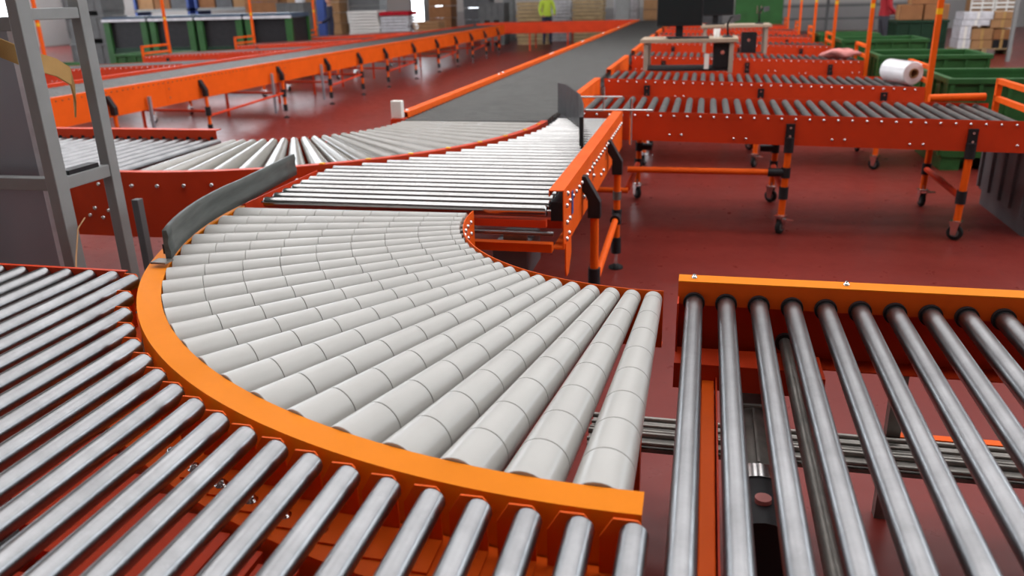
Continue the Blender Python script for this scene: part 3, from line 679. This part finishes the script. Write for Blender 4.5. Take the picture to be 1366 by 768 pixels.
# film roll on the second lane
fr_ = thing('film_roll', (1.72, 8.3, 0.76), 'roll of clear stretch film lying on the second roller lane', 'film roll')
a, b = Vector((1.70, 8.50, 0.855)), Vector((1.845, 8.17, 0.850)); L = (b-a).length
MB().lathe(a, b, [(0, 0.045), (0, 0.098), (0, 0.098), (0.006, 0.104), (0.006, 0.104), (L-0.006, 0.104), (L-0.006, 0.104), (L, 0.098), (L, 0.098), (L, 0.045), (L, 0.045), (0, 0.045)], 28, caps=False).build('film', 'film', fr_)
MB().lathe(a, b, [(-0.01, 0.036), (-0.01, 0.044), (-0.01, 0.044), (L+0.012, 0.044), (L+0.012, 0.044), (L+0.012, 0.036), (L+0.012, 0.036), (-0.01, 0.036)], 20, caps=False).build('core', 'carton', fr_)
# orange bar lying across the end of the nearest lane
ob = MB().cyl((1.60, 6.52, 0.825), (1.98, 6.56, 0.83), 0.028, seg=14).build('orange_bar', 'orange', None, origin=(1.8, 6.54, 0.80))
tag(ob, 'short orange bar lying on the back edge of the nearest lane', 'bar')
# pink bag
pb = MB(); nu, nv = 18, 9; i0 = len(pb.v)
for a_ in range(nv+1):
    for b_ in range(nu):
        th = math.pi*a_/nv; ph = 2*math.pi*b_/nu; f_ = 1+0.22*math.sin(3*ph+2*th)+0.14*math.cos(5*ph-3*th)+random.uniform(-.06, .06)
        pb.v.append((1.66+0.21*f_*math.sin(th)*math.cos(ph), 11.4+0.13*f_*math.sin(th)*math.sin(ph), 0.805+0.055*f_*math.cos(th)))
for a_ in range(nv):
    for b_ in range(nu):
        b2 = (b_+1) % nu; pb.f.append((i0+a_*nu+b_, i0+a_*nu+b2, i0+(a_+1)*nu+b2, i0+(a_+1)*nu+b_)); pb.sm.append(True)
tag(pb.build('plastic_bag', 'pink', None, origin=(1.66, 11.4, 0.75)), 'crumpled pink plastic bag on the third roller lane', 'bag')

# ================================================================== GREY STEEL FRAME ON THE LEFT
gf = thing('steel_gantry', (-2.46, 2.8, 0), 'grey painted steel frame of square posts at the left edge', 'gantry')
for (ya, yb) in ((2.60, 2.665), (2.91, 2.965)): MB().box(-2.487, -2.438, ya, yb, 0.0, 2.3).build('post', 'greysteel', gf, bevel=0.004)
for (za, zb) in ((0.927, 0.978), (1.565, 1.607), (0.20, 0.25)): MB().box(-2.480, -2.442, 2.665, 2.91, za, zb).build('cross_bar', 'greysteel', gf, bevel=0.003)
for (za, zb) in ((0.930, 0.980), (1.53, 1.58), (0.20, 0.25)): MB().box(-3.05, -2.487, 2.61, 2.655, za, zb).build('cross_bar', 'greysteel', gf, bevel=0.003)
MB().box(-3.10, -3.05, 2.60, 2.655, 0, 2.3).build('post', 'greysteel', gf, bevel=0.004)
MB().box(-3.09, -3.05, 2.90, 2.95, 0, 2.3).build('post', 'greysteel', gf, bevel=0.004)
pn = thing('machine_panel', (-2.9, 2.8, 0), 'flat sheet metal panel standing behind the grey frame post', 'panel')
MB().box(-3.40, -2.650, 2.765, 2.775, 0.10, 1.56).build('sheet', 'panel', pn)
MB().box(-2.652, -2.622, 2.75, 2.79, 0.0, 1.57).build('edge_post', 'wrap', pn, bevel=0.003)
MB().box(-3.40, -3.37, 2.75, 2.79, 0.0, 1.57).build('edge_post', 'wrap', pn, bevel=0.003)
MB().box(-2.50, -2.45, 2.69, 2.86, 0.978, 0.996).build('bar_clip', 'black', gf)
cc = MB().box(-4.1, -2.82, 3.02, 3.40, 0, 6.0).build('concrete_column', 'concrete', None, bevel=0.02, origin=(-3.4, 3.2, 0))
cc.location.x = -3.95
tag(cc, 'broad rough concrete column behind the sheet metal panel', 'column')
ks = MB()
def strip(mb, pts, wv, t):
    """bent flat strip through points, width vector wv, thickness vector t"""
    wv, t = Vector(wv), Vector(t)
    for p, q in zip(pts, pts[1:]):
        p, q = Vector(p), Vector(q)
        mb.hexa([p-wv-t, q-wv-t, q-wv+t, p-wv+t, p+wv-t, q+wv-t, q+wv+t, p+wv+t])
strip(ks, [(-2.72, 2.62, 1.54), (-2.60, 2.65, 1.47), (-2.52, 2.70, 1.42), (-2.505, 2.80, 1.385), (-2.50, 2.86, 1.345), (-2.53, 2.90, 1.27), (-2.545, 2.90, 1.21)], (0, 0.006, 0.034), (0.002, 0.003, 0.0))
tag(ks.build('kraft_strip', 'kraft', None, origin=(-2.55, 2.8, 1.2)), 'bent brown kraft board strip hooked on the grey frame', 'strip')
sb = MB().box(-2.678, -2.640, 3.29, 3.33, 0, 0.725).build('steel_bar', 'blue', None, origin=(-2.66, 3.31, 0), bevel=0.003)
sb.data.materials[0] = M['mgrey']
tag(sb, 'short grey steel stub post in front of the far curve rail', 'post')
wire = MB().tube([(-2.43, 2.70, 0.80), (-2.40, 2.62, 0.78), (-2.28, 2.45, 0.72), (-2.16, 2.30, 0.70), (-2.10, 2.20, 0.74)], 0.003, 6).build('cable', 'carton', None, origin=(-2.3, 2.4, 0.7))
tag(wire, 'thin brown cable running down beside the grey frame', 'cable')

# ================================================================== DESKS WITH COMPUTERS
def desk(label, x0, x1, y, zt, zl):
    d = thing('work_desk', ((x0+x1)/2, y+0.3, 0), label, 'desk')
    MB().box(x0, x1, y, y+0.62, zt-0.04, zt).build('desk_top', 'desk', d, bevel=0.004)
    for x in (x0+0.04, x1-0.09):
        for yy in (y+0.02, y+0.55): MB().box(x, x+0.045, yy, yy+0.045, 0, zt-0.04).build('leg', 'desk_leg', d)
    MB().box(x0+0.04, x1-0.05, y+0.05, y+0.60, zl, zl+0.025).build('shelf', 'black', d)
    return d
desk('beige work desk with a large monitor between the second and third lanes', -0.72, 0.33, 9.35, 1.118, 0.775)
desk('beige work desk further back with a monitor and black computer', -0.10, 0.88, 12.45, 1.14, 0.70)
def monitor(label, x, y, zt, w_, h_, rz=0):
    m = thing('computer_monitor', (x, y, zt), label, 'monitor')
    MB().box(x-w_/2, x+w_/2, y, y+0.045, zt+0.125, zt+0.125+h_).build('bezel', 'black', m, bevel=0.006)
    MB().box(x-w_/2+0.014, x+w_/2-0.014, y-0.003, y+0.002, zt+0.15, zt+0.11+h_).build('screen', 'screen', m)
    MB().box(x-0.04, x+0.04, y+0.04, y+0.07, zt, zt+0.28).build('stand', 'black', m)
    MB().box(x-0.14, x+0.14, y-0.08, y+0.14, zt, zt+0.014).build('stand_base', 'black', m, bevel=0.004)
monitor('large black monitor on the nearer work desk', -0.31, 9.6, 1.118, 0.50, 0.34)
monitor('black monitor on the further work desk', 0.10, 12.7, 1.14, 0.50, 0.36)
def tower(label, x0, y, z0, h):
    t_ = thing('computer_tower', (x0+0.1, y+0.2, z0), label, 'computer')
    MB().box(x0, x0+0.21, y, y+0.42, z0, z0+h).build('case', 'black', t_, bevel=0.006)
    MB().box(x0+0.012, x0+0.198, y-0.006, y+0.004, z0+0.012, z0+h-0.012).build('front_panel', 'black', t_)
    MB().cyl((x0+0.10, y-0.008, z0+h*0.68), (x0+0.10, y-0.003, z0+h*0.68), 0.022, seg=16).build('power_button', 'chrome', t_)
tower('black computer tower on the shelf under the nearer desk', 0.07, 9.42, 0.80, 0.25)
tower('black computer tower standing beside the further desk', 0.48, 12.5, 0.725, 0.30)
kb = MB().box(-0.42, 0.02, 9.38, 9.52, 1.118, 1.138).build('keyboard', 'black', None, origin=(-0.2, 9.45, 1.118), bevel=0.004); tag(kb, 'black keyboard on the nearer work desk', 'keyboard')
cup = MB().lathe((0.10, 9.6, 1.118), (0.10, 9.6, 1.21), [(0, 0.03), (0.09, 0.038), (0.09, 0.034), (0.01, 0.028)], 14).build('paper_cup', 'white', None, origin=(0.10, 9.6, 1.118)); tag(cup, 'white paper cup on the nearer work desk', 'cup')
def stand_arm(label, x, y, z):
    s_ = thing('scanner_stand', (x, y, z), label, 'scanner stand')
    MB().lathe((x, y, z), (x, y, z+0.02), [(0, 0.06), (0.012, 0.06), (0.02, 0.02)], 14).build('base', 'black', s_)
    MB().tube([(x, y, z+0.01), (x-0.01, y, z+0.14), (x+0.02, y-0.02, z+0.21), (x+0.07, y-0.05, z+0.22)], 0.012, 8).build('arm', 'black', s_)
    MB().hexa([(x+0.05, y-0.08, z+0.16), (x+0.12, y-0.08, z+0.18), (x+0.12, y-0.02, z+0.18), (x+0.05, y-0.02, z+0.16), (x+0.04, y-0.08, z+0.23), (x+0.12, y-0.08, z+0.24), (x+0.12, y-0.02, z+0.24), (x+0.04, y-0.02, z+0.23)]).build('scanner_head', 'dgrey', s_)
stand_arm('black barcode scanner on a bent stand on the nearer desk', 0.22, 9.6, 1.118)
stand_arm('black barcode scanner on a bent stand on the further desk', 0.72, 12.7, 1.14)
ps_ = MB().box(-0.02, 0.03, 9.36, 9.39, 0.80, 0.96).build('paper_sheaf', 'white', None, origin=(0, 9.38, 0.80)); tag(ps_, 'folded white papers leaning by the computer under the nearer desk', 'papers')

# ================================================================== PLASTIC BINS, PALLETS, CARTONS
def bulk_bin(label, x0, y0, w_, d_, h, mat, z0=0.0, group=None, fill=None):
    b = thing('plastic_bulk_bin', (x0+w_/2, y0+d_/2, z0), label, 'bin', group)
    t = 0.03; zb = z0+0.14
    for (a0, a1, b0, b1) in ((x0, x0+w_, y0, y0+t), (x0, x0+w_, y0+d_-t, y0+d_), (x0, x0+t, y0+t, y0+d_-t), (x0+w_-t, x0+w_, y0+t, y0+d_-t)):
        MB().box(a0, a1, b0, b1, zb, z0+h-0.04).build('side_wall', mat, b)
    MB().box(x0, x0+w_, y0, y0+d_, zb-0.02, zb).build('bin_floor', mat, b)
    rim = MB(); e = 0.025
    rim.box(x0-e, x0+w_+e, y0-e, y0+t, z0+h-0.05, z0+h); rim.box(x0-e, x0+w_+e, y0+d_-t, y0+d_+e, z0+h-0.05, z0+h)
    rim.box(x0-e, x0+t, y0+t, y0+d_-t, z0+h-0.05, z0+h); rim.box(x0+w_-t, x0+w_+e, y0+t, y0+d_-t, z0+h-0.05, z0+h)
    rim.build('rim', mat, b, bevel=0.006)
    nrib = max(2, int(w_/0.22))
    for k in range(nrib+1):
        x = x0+k*(w_-0.03)/nrib
        MB().box(x, x+0.03, y0-0.02, y0, zb, z0+h-0.05).build('rib', mat, b)
    for k in range(5):
        y = y0+k*(d_-0.03)/4; MB().box(x0-0.02, x0, y, y+0.03, zb, z0+h-0.05).build('rib', mat, b)
    MB().box(x0-0.02, x0+w_, y0-0.022, y0-0.001, z0+h*0.52, z0+h*0.56).build('belt_rib', mat, b)
    for fx_ in (x0+0.02, x0+w_/2-0.08, x0+w_-0.18): MB().box(fx_, fx_+0.16, y0+0.01, y0+d_-0.01, z0, zb-0.02).build('runner', mat, b)
    return b
bulk_bin('green bulk bin standing at the end of the second lane', 2.12, 8.0, 1.2, 1.0, 0.82, 'green')
bulk_bin('green bulk bin at the right edge beside the film roll lane', 3.42, 8.25, 1.2, 1.0, 0.78, 'green')
bulk_bin('green bulk bin at the end of the third lane', 2.05, 10.8, 1.2, 1.0, 0.82, 'green')
bulk_bin('green bulk bin at the end of the fourth lane', 2.05, 13.8, 1.2, 1.0, 0.84, 'green')
bulk_bin('green bulk bin at the end of the fifth lane', 2.05, 16.5, 1.0, 0.9, 0.80, 'green')
bulk_bin('grey slatted bulk bin under the right end of the nearest lane', 2.10, 5.80, 1.1, 0.95, 0.62, 'dgrey')
bulk_bin('tall dark green bin below a stack of brown cartons', 3.86, 19.0, 0.95, 0.9, 0.92, 'dgreen')
for (dx, dy, z, w_, lab) in ((0.0, 0.15, 0.925, 0.42, 'lower left carton on the tall dark green bin'), (0.45, 0.12, 0.925, 0.46, 'lower right carton on the tall dark green bin'), (0.22, 0.2, 1.235, 0.60, 'upper carton stacked above the tall dark green bin')):
    c = MB().box(3.92+dx, 3.92+dx+w_, 19.0+dy, 19.55+dy, z, z+0.30).build('carton', 'carton2', None, origin=(3.92+dx+w_/2, 19.3+dy, z), bevel=0.006)
    MB().box(3.92+dx-0.001, 3.92+dx+w_+0.001, 19.24+dy, 19.30+dy, z+0.001, z+0.302).build('tape', 'kraft', c); tag(c, lab, 'carton')
def pallet(label, x0, y0, w_=1.2, d_=0.9, z0=0.0, mat='wood', group=None):
    p = thing('wooden_pallet', (x0+w_/2, y0+d_/2, z0), label, 'pallet', group)
    for k in range(5): MB().box(x0, x0+w_, y0+k*(d_-0.12)/4, y0+k*(d_-0.12)/4+0.12, z0+0.122, z0+0.144).build('top_board', mat, p)
    for k in range(3): MB().box(x0+k*(w_-0.1)/2, x0+k*(w_-0.1)/2+0.1, y0, y0+d_, z0, z0+0.122).build('bearer', mat, p)
    return p
def carton(label, x0, x1, y0, y1, z0, z1, mat, group=None, tape=True):
    z1 -= 0.006
    c = MB().box(x0, x1, y0, y1, z0, z1).build('carton', mat, None, origin=((x0+x1)/2, (y0+y1)/2, z0), bevel=0.008)
    if tape: MB().box((x0+x1)/2-0.03, (x0+x1)/2+0.03, y0-0.002, y1+0.002, z0+0.002, z1+0.002).build('tape', 'kraft' if mat != 'wrap' else 'white', c)
    return tag(c, label, 'carton', group)
pallet('wooden pallet under wrapped parcels at the right back', 5.85, 22.0)
bx_ = [('stretch wrapped white parcel low on the right back pallet', 5.86, 6.14, .145, .36, 'wrap'), ('brown parcel low in the middle of the right back pallet', 6.15, 6.62, .145, .34, 'carton'),
       ('black crate low at the right of the back pallet', 6.63, 6.98, .145, .34, 'black'), ('stretch wrapped white parcel halfway up the right back pallet', 5.87, 6.12, .365, .66, 'wrap'),
       ('large brown parcel halfway up the right back pallet', 6.13, 6.60, .345, .60, 'carton'), ('brown parcel at the right halfway up the back pallet', 6.61, 7.0, .345, .58, 'carton2'),
       ('white wrapped parcel near the top left of the back pallet', 5.88, 6.50, .665, .80, 'wrap'), ('brown parcel near the top right of the back pallet', 6.51, 7.02, .605, .80, 'carton'),
       ('pale wrapped parcel on top of the back pallet', 5.90, 6.55, .805, .98, 'wrap'), ('brown parcel on top of the back pallet', 6.56, 7.0, .805, .97, 'carton')]
for lab, x0, x1, z0, z1, mt in bx_: carton(lab, x0+0.004, x1-0.004, 22.05, 22.75, z0, z1, mt)
# white slatted crates stacked behind the wrapped parcels
for i in range(6):
    x0 = 7.1+(i % 2)*0.62; z0 = (i//2)*0.46
    t_ = thing('slatted_crate', (x0+0.3, 26.2, z0), '%s white slatted crate of the %s stack behind the wrapped parcels' % (('bottom', 'middle', 'top')[i//2], ('left', 'right')[i % 2]), 'crate')
    for k in range(4): MB().box(x0, x0+0.6, 26.0, 26.02, z0+0.03+k*0.11, z0+0.09+k*0.11).build('slat', 'white', t_)
    for xx in (x0, x0+0.28, x0+0.56): MB().box(xx, xx+0.04, 26.02, 26.05, z0, z0+0.455).build('upright', 'white', t_)
    MB().box(x0, x0+0.6, 26.05, 26.5, z0, z0+0.455).build('load', 'carton', t_)
tag(MB().box(6.33, 6.40, 20.0, 20.07, 0, 5.0).build('steel_post', 'greysteel', None, origin=(6.36, 20.03, 0)), 'thin grey steel post beside the wrapped parcels', 'post')
# carton stacks further right
for i in range(6):
    x0 = 7.3+(i % 3)*0.75; z0 = 0.0+(i//3)*0.62
    carton('%s brown carton, %s row, at the far right' % (('left', 'middle', 'right')[i % 3], ('bottom', 'top')[i//3]), x0, x0+0.7, 20.6, 21.3, z0, z0+0.61, 'carton2')
# wall side barrier
bar = thing('guard_barrier', (4, 33, 0), 'grey guard barrier along the white back wall', 'barrier')
for x in (2.6, 4.2, 5.8, 7.4): MB().box(x, x+0.09, 33, 33.09, 0, 1.9).build('post', 'mgrey', bar)
for z in (0.95, 0.5): MB().box(2.6, 7.49, 33.02, 33.07, z, z+0.08).build('rail', 'mgrey', bar)
tag(MB().box(3.9, 4.6, 32.4, 32.8, 1.25, 1.75).build('red_sign', 'red', None, origin=(4.2, 32.6, 1.25)), 'small red cabinet fixed by the back wall', 'cabinet')
cab = thing('tall_cabinet', (1.35, 24.3, 0), 'tall green metal cabinet behind the last right lanes', 'cabinet')
MB().box(0.70, 1.95, 24.0, 24.6, 0, 2.1).build('body', 'green', cab, bevel=0.01)
for x0 in (0.72, 1.34): MB().box(x0, x0+0.59, 23.985, 24.0, 0.05, 2.05).build('door', 'green', cab)
for x0 in (1.27, 1.37): MB().box(x0, x0+0.02, 23.965, 23.985, 1.0, 1.2).build('handle', 'chrome', cab)
# left back: grey boxes, green stillages
for i in range(3):
    bulk_bin('%s grey bin of the stack behind the second left lane' % ('bottom', 'middle', 'top')[i], -16.9, 19.6, 1.2, 0.9, 0.70, 'mgrey', z0=0.71*i)
for i in range(2):
    bulk_bin('%s grey bin of the stack right of the green stillages' % ('bottom', 'top')[i], -13.0, 24.0, 0.9, 0.8, 0.80, 'mgrey', z0=0.81*i)
def stillage(label, x0, y0, w_, d_, h):
    s_ = thing('green_stillage', (x0+w_/2, y0+d_/2, 0), label, 'stillage')
    for x in (x0, x0+w_-0.16):
        for y in (y0, y0+d_-0.08): MB().box(x, x+0.16, y, y+0.08, 0, h).build('corner_post', 'green', s_)
    MB().box(x0, x0+w_, y0, y0+d_, 0.10, 0.18).build('deck', 'green', s_)
    MB().box(x0+0.16, x0+w_-0.16, y0+0.04, y0+0.07, 0.18, 0.62).build('front_panel', 'dgreen', s_)
    MB().box(x0+0.05, x0+w_-0.05, y0+0.10, y0+d_-0.08, 0.18, h-0.02).build('load', 'black', s_)
    MB().box(x0, x0+w_, y0, y0+d_, h, h+0.10).build('top_sheet', 'sheetblue', s_)
    MB().box(x0-0.02, x0+w_+0.02, y0-0.03, y0, h-0.02, h+0.04).build('top_edge', 'wrap', s_)
for i in range(4): stillage(('first', 'second', 'third', 'fourth')[i]+' green stillage from the left behind the left lanes', -15.2+i*1.35, 18.9, 1.25, 1.0, 1.28)
bulk_bin('low green bin at the end of the nearest left lane', -11.6, 11.6, 1.1, 1.0, 0.72, 'green')
bulk_bin('low green bin at the end of the second left lane', -11.6, 14.6, 1.1, 1.0, 0.72, 'green')
# structural columns
def column(label, x, y, s_, mat):
    c = thing('steel_column', (x, y, 0), label, 'column')
    MB().box(x-s_, x+s_, y-s_, y-s_*0.7, 0, HZ).build('flange', mat, c); MB().box(x-s_, x+s_, y+s_*0.7, y+s_, 0, HZ).build('flange', mat, c)
    MB().box(x-s_*0.15, x+s_*0.15, y-s_*0.7, y+s_*0.7, 0, HZ).build('web', mat, c)
    MB().box(x-s_*1.4, x+s_*1.4, y-s_*1.4, y+s_*1.4, 0, 0.03).build('base_plate', mat, c)
column('grey steel column by the far end of the long conveyor', -2.75, 28.0, 0.22, 'greysteel')
column('blue steel column left of the pale stacked boards', -12.45, 26.0, 0.13, 'blue')
column('pale grey steel column left of the blue one', -13.2, 26.0, 0.12, 'wrap')
column('dark grey steel column beside the bright doorway', -11.4, 34.0, 0.20, 'greysteel')
column('grey steel column in the middle of the back area', -7.5, 32.0, 0.20, 'greysteel')
# stacks of boards and pallets
def stack(label, x0, y0, w_, n, mat, name='board', z0=0.0, h=0.10):
    s_ = thing('board_stack', (x0+w_/2, y0+0.4, z0), label, 'stack')
    for k in range(n):
        j = random.uniform(-0.03, 0.03)
        MB().box(x0+j, x0+w_+j, y0, y0+0.8, z0+k*h, z0+(k+1)*h-0.02).build(name, mat, s_)
stack('pale stacked boards beside the blue column', -12.0, 27.0, 1.1, 13, 'white')
stack('pale stacked boards under a red cover', -10.85, 27.0, 1.0, 11, 'wrap')
tag(MB().box(-10.85, -9.80, 26.95, 27.85, 1.11, 1.24).build('red_cover', 'red', None, origin=(-10.4, 27.4, 1.11), bevel=0.02), 'red cover lying on the pale stacked boards', 'cover')
stack('brown carton boards right of the red cover', -9.75, 27.2, 0.9, 9, 'carton')
stack('wooden pallets stacked in the middle of the back area', -6.55, 29.0, 1.05, 11, 'wood', h=0.13)
stack('yellowish wooden boards stacked behind the far cross conveyor', -4.75, 30.0, 1.1, 12, 'wood', h=0.13)
stack('light wrapped boards left of the yellowish wooden stack', -5.95+0.1, 31.0, 0.9, 12, 'wrap', h=0.12)
stack('brown cartons stacked right of the far grey column', -2.3, 31.0, 1.3, 5, 'carton', name='carton', h=0.35)
stack('dark stacked boxes left of the middle wooden pallets', -8.9, 30.6, 1.0, 4, 'dgrey', name='box', h=0.42)
stack('brown stacked boxes behind the bright doorway side', -10.6, 31.5, 0.9, 4, 'carton2', name='box', h=0.45)
stack('dark brown stacked boxes at the far left of the back wall', -17.6, 30.0, 1.4, 5, 'carton2', name='box', h=0.42)
stack('kraft coloured stacked boxes behind the grey bins', -15.6, 31.0, 1.5, 5, 'carton', name='box', h=0.40)
stack('grey stacked boxes behind the blue column', -13.9, 31.4, 1.3, 4, 'mgrey', name='box', h=0.48)
stack('tall wrapped load left of the far grey column', -3.5, 32.2, 0.9, 4, 'wrap', name='load', h=0.50)
stack('dark boxes stacked behind the far end of the long conveyor', -0.8, 32.0, 1.3, 4, 'dgrey', name='box', h=0.45)
for i, (x, z0) in enumerate(((-7.9, 0), (-7.9, 0.72))):
    bulk_bin('%s grey wrapped bin in the middle of the back area' % ('lower', 'upper')[i], x, 29.0, 0.9, 0.8, 0.70, 'mgrey', z0=z0)
# racking far left
for i, x in enumerate((-24.5, -21.5, -18.5)):
    r_ = thing('storage_rack', (x+1.3, 33, 0), ('leftmost', 'middle', 'rightmost')[i]+' storage rack with cartons against the back wall', 'rack')
    for xx in (x, x+2.6): MB().box(xx, xx+0.1, 32.6, 33.6, 0, 3.8).build('upright', 'blue', r_)
    for z in (0.1, 1.4, 2.7): MB().box(x, x+2.7, 32.6, 33.6, z, z+0.1).build('shelf', 'greysteel', r_)
    for z in (0.2, 1.5, 2.8):
        for k in range(3): MB().box(x+0.15+k*0.82, x+0.9+k*0.82, 32.7, 33.4, z, z+0.85).build('carton', ('carton', 'carton2', 'dgrey')[(k+i) % 3], r_)

# ================================================================== PEOPLE
def person(label, base, rz, shirt, trousers, s=1.0, reach=0.35):
    root = thing('person', base, label, 'person'); root.rotation_euler.z = rz; root.scale = (s, s, s)
    V = [(0, 0, .96), (0, 0, 1.12), (0, -.01, 1.30), (0, 0, 1.44), (0, 0, 1.53),                     # pelvis, waist, chest, neck base, neck
         (.10, 0, .90), (.11, -.02, .50), (.12, .01, .09), (.125, -.13, .035),                      # right leg
         (-.10, 0, .90), (-.10, -.06, .50), (-.11, .03, .09), (-.115, -.11, .035),                  # left leg
         (.19, 0, 1.40), (.25, -.03, 1.14), (.22, -reach*.6, 1.00), (.19, -reach*.85, 1.0),         # right arm
         (-.19, 0, 1.40), (-.25, -.02, 1.14), (-.22, -reach*.6, .98), (-.19, -reach*.85, .97)]
    E_ = [(0,1),(1,2),(2,3),(3,4),(0,5),(5,6),(6,7),(7,8),(0,9),(9,10),(10,11),(11,12),(3,13),(13,14),(14,15),(15,16),(3,17),(17,18),(18,19),(19,20)]
    rad = [.15,.145,.165,.10,.06,.10,.07,.05,.04,.10,.07,.05,.04,.075,.055,.042,.036,.075,.055,.042,.036]
    me = bpy.data.meshes.new('body'); me.from_pydata(V, E_, []); me.update()
    o = bpy.data.objects.new('body', me); COL.objects.link(o); o.parent = root
    o.modifiers.new('skin', 'SKIN')
    sv = me.skin_vertices[0].data
    for i, r_ in enumerate(rad): sv[i].radius = (r_, r_*(0.72 if i in (0, 1, 2) else 1)); 
    sv[0].use_root = True
    sd = o.modifiers.new('sub', 'SUBSURF'); sd.levels = 2; sd.render_levels = 2
    # clothing split by height in the material
    m, N, L, b = new_mat('clothes_'+shirt)
    tc = N.new('ShaderNodeTexCoord'); sx = N.new('ShaderNodeSeparateXYZ'); L.new(tc.outputs['Object'], sx.inputs[0])
    cr = N.new('ShaderNodeValToRGB'); cr.color_ramp.interpolation = 'CONSTANT'; mr = N.new('ShaderNodeMath'); mr.operation = 'DIVIDE'; mr.inputs[1].default_value = 2.0
    L.new(sx.outputs[2], mr.inputs[0]); L.new(mr.outputs[0], cr.inputs[0])
    cols = {'red': (.30, .005, .012), 'hivis': (.45, .6, .05), 'jeans': (.030, .032, .042), 'navy': (.015, .02, .05)}
    e = cr.color_ramp.elements; e[0].position = 0; e[0].color = (.03, .025, .02, 1); e[1].position = .045; e[1].color = (*cols[trousers], 1)
    n_ = e.new(.475); n_.color = (*cols[shirt], 1); n_ = e.new(.735); n_.color = (.50, .27, .18, 1)
    L.new(cr.outputs[0], b.inputs['Base Color']); b.inputs['Roughness'].default_value = .8
    me.materials.append(m)
    hd = MB(); hd.lathe((0, -.01, 1.54), (0, -.01, 1.80), [(0, .04), (.03, .068), (.08, .082), (.14, .088), (.19, .080), (.235, .05), (.26, .005)], 16)
    hd.lathe((0, -.088, 1.665), (0, -.118, 1.640), [(0, .006), (.028, .016), (.036, .006)], 8)
    for sx_ in (-1, 1): hd.lathe((sx_*.080, 0, 1.66), (sx_*.098, .008, 1.66), [(0, .028), (.018, .018)], 8)
    h = hd.build('head', 'skin', root, origin=(0, 0, 0))
    for sx_ in (-1, 1): MB().lathe((sx_*.032, -.076, 1.678), (sx_*.034, -.092, 1.678), [(0, .011), (.010, .010), (.016, .003)], 8).build('eye', 'black', h, origin=(0, 0, 0))
    MB().box(-.026, .026, -.096, -.078, 1.606, 1.614).build('mouth', 'red', h, origin=(0, 0, 0))
    MB().lathe((0, .006, 1.665), (0, .010, 1.82), [(0, .090), (.05, .096), (.10, .090), (.135, .06), (.152, .005)], 16).build('hair', 'hair', h, origin=(0, 0, 0))
    for sx_, zz in ((1, 1.0), (-1, .97)):      # hands with five fingers
        hm = MB(); hx, hy = sx_*.19, -reach*.85
        hm.hexa([(hx-.035, hy, zz-.015), (hx+.035, hy, zz-.015), (hx+.04, hy-.09, zz-.015), (hx-.04, hy-.09, zz-.015), (hx-.035, hy, zz+.015), (hx+.035, hy, zz+.015), (hx+.04, hy-.09, zz+.012), (hx-.04, hy-.09, zz+.012)])
        for q_, ln in enumerate((.062, .075, .080, .068)):
            fx_ = hx-.030*1+q_*.020; hm.tube([(fx_, hy-.08, zz), (fx_, hy-.08-ln*.55, zz-.006), (fx_, hy-.08-ln, zz-.03)], .0085, 6)
        hm.tube([(hx-sx_*.035, hy-.025, zz), (hx-sx_*.060, hy-.055, zz-.008), (hx-sx_*.062, hy-.085, zz-.018)], .010, 6)
        hm.build('hand', 'skin', root, origin=(0, 0, 0))
    return root
person('person in a red shirt and dark jeans standing behind the green bins', (4.02, 21.4, 0), R(100), 'red', 'jeans')
person('worker in a yellow hi-vis top and navy trousers at the back middle', (-5.35, 28.4, 0), R(20), 'hivis', 'navy')
person('worker in dark navy clothes standing behind the long left conveyor', (-11.9, 25.4, 0), R(-60), 'navy', 'navy')

# ------------------------------------------------------------------ groups of repeated things
GROUPS = {'straight_roller_conveyor': 'straight roller conveyors', 'curved_roller_conveyor': 'curved roller conveyors', 'long_roller_conveyor': 'long roller conveyors',
          'work_desk': 'work desks between the lanes', 'computer_monitor': 'monitors on the work desks', 'computer_tower': 'computer towers by the desks', 'scanner_stand': 'barcode scanners on the desks',
          'plastic_bulk_bin': 'plastic bulk bins', 'carton': 'cartons and parcels at the right back', 'slatted_crate': 'white slatted crates', 'green_stillage': 'green stillages behind the left lanes',
          'steel_column': 'steel columns of the hall', 'board_stack': 'stacks of boards at the back', 'storage_rack': 'storage racks on the back wall', 'person': 'people in the hall'}
for o in bpy.data.objects:
    k = o.name.split('.')[0]
    if o.parent is None and k in GROUPS and 'group' not in o: o['group'] = GROUPS[k]
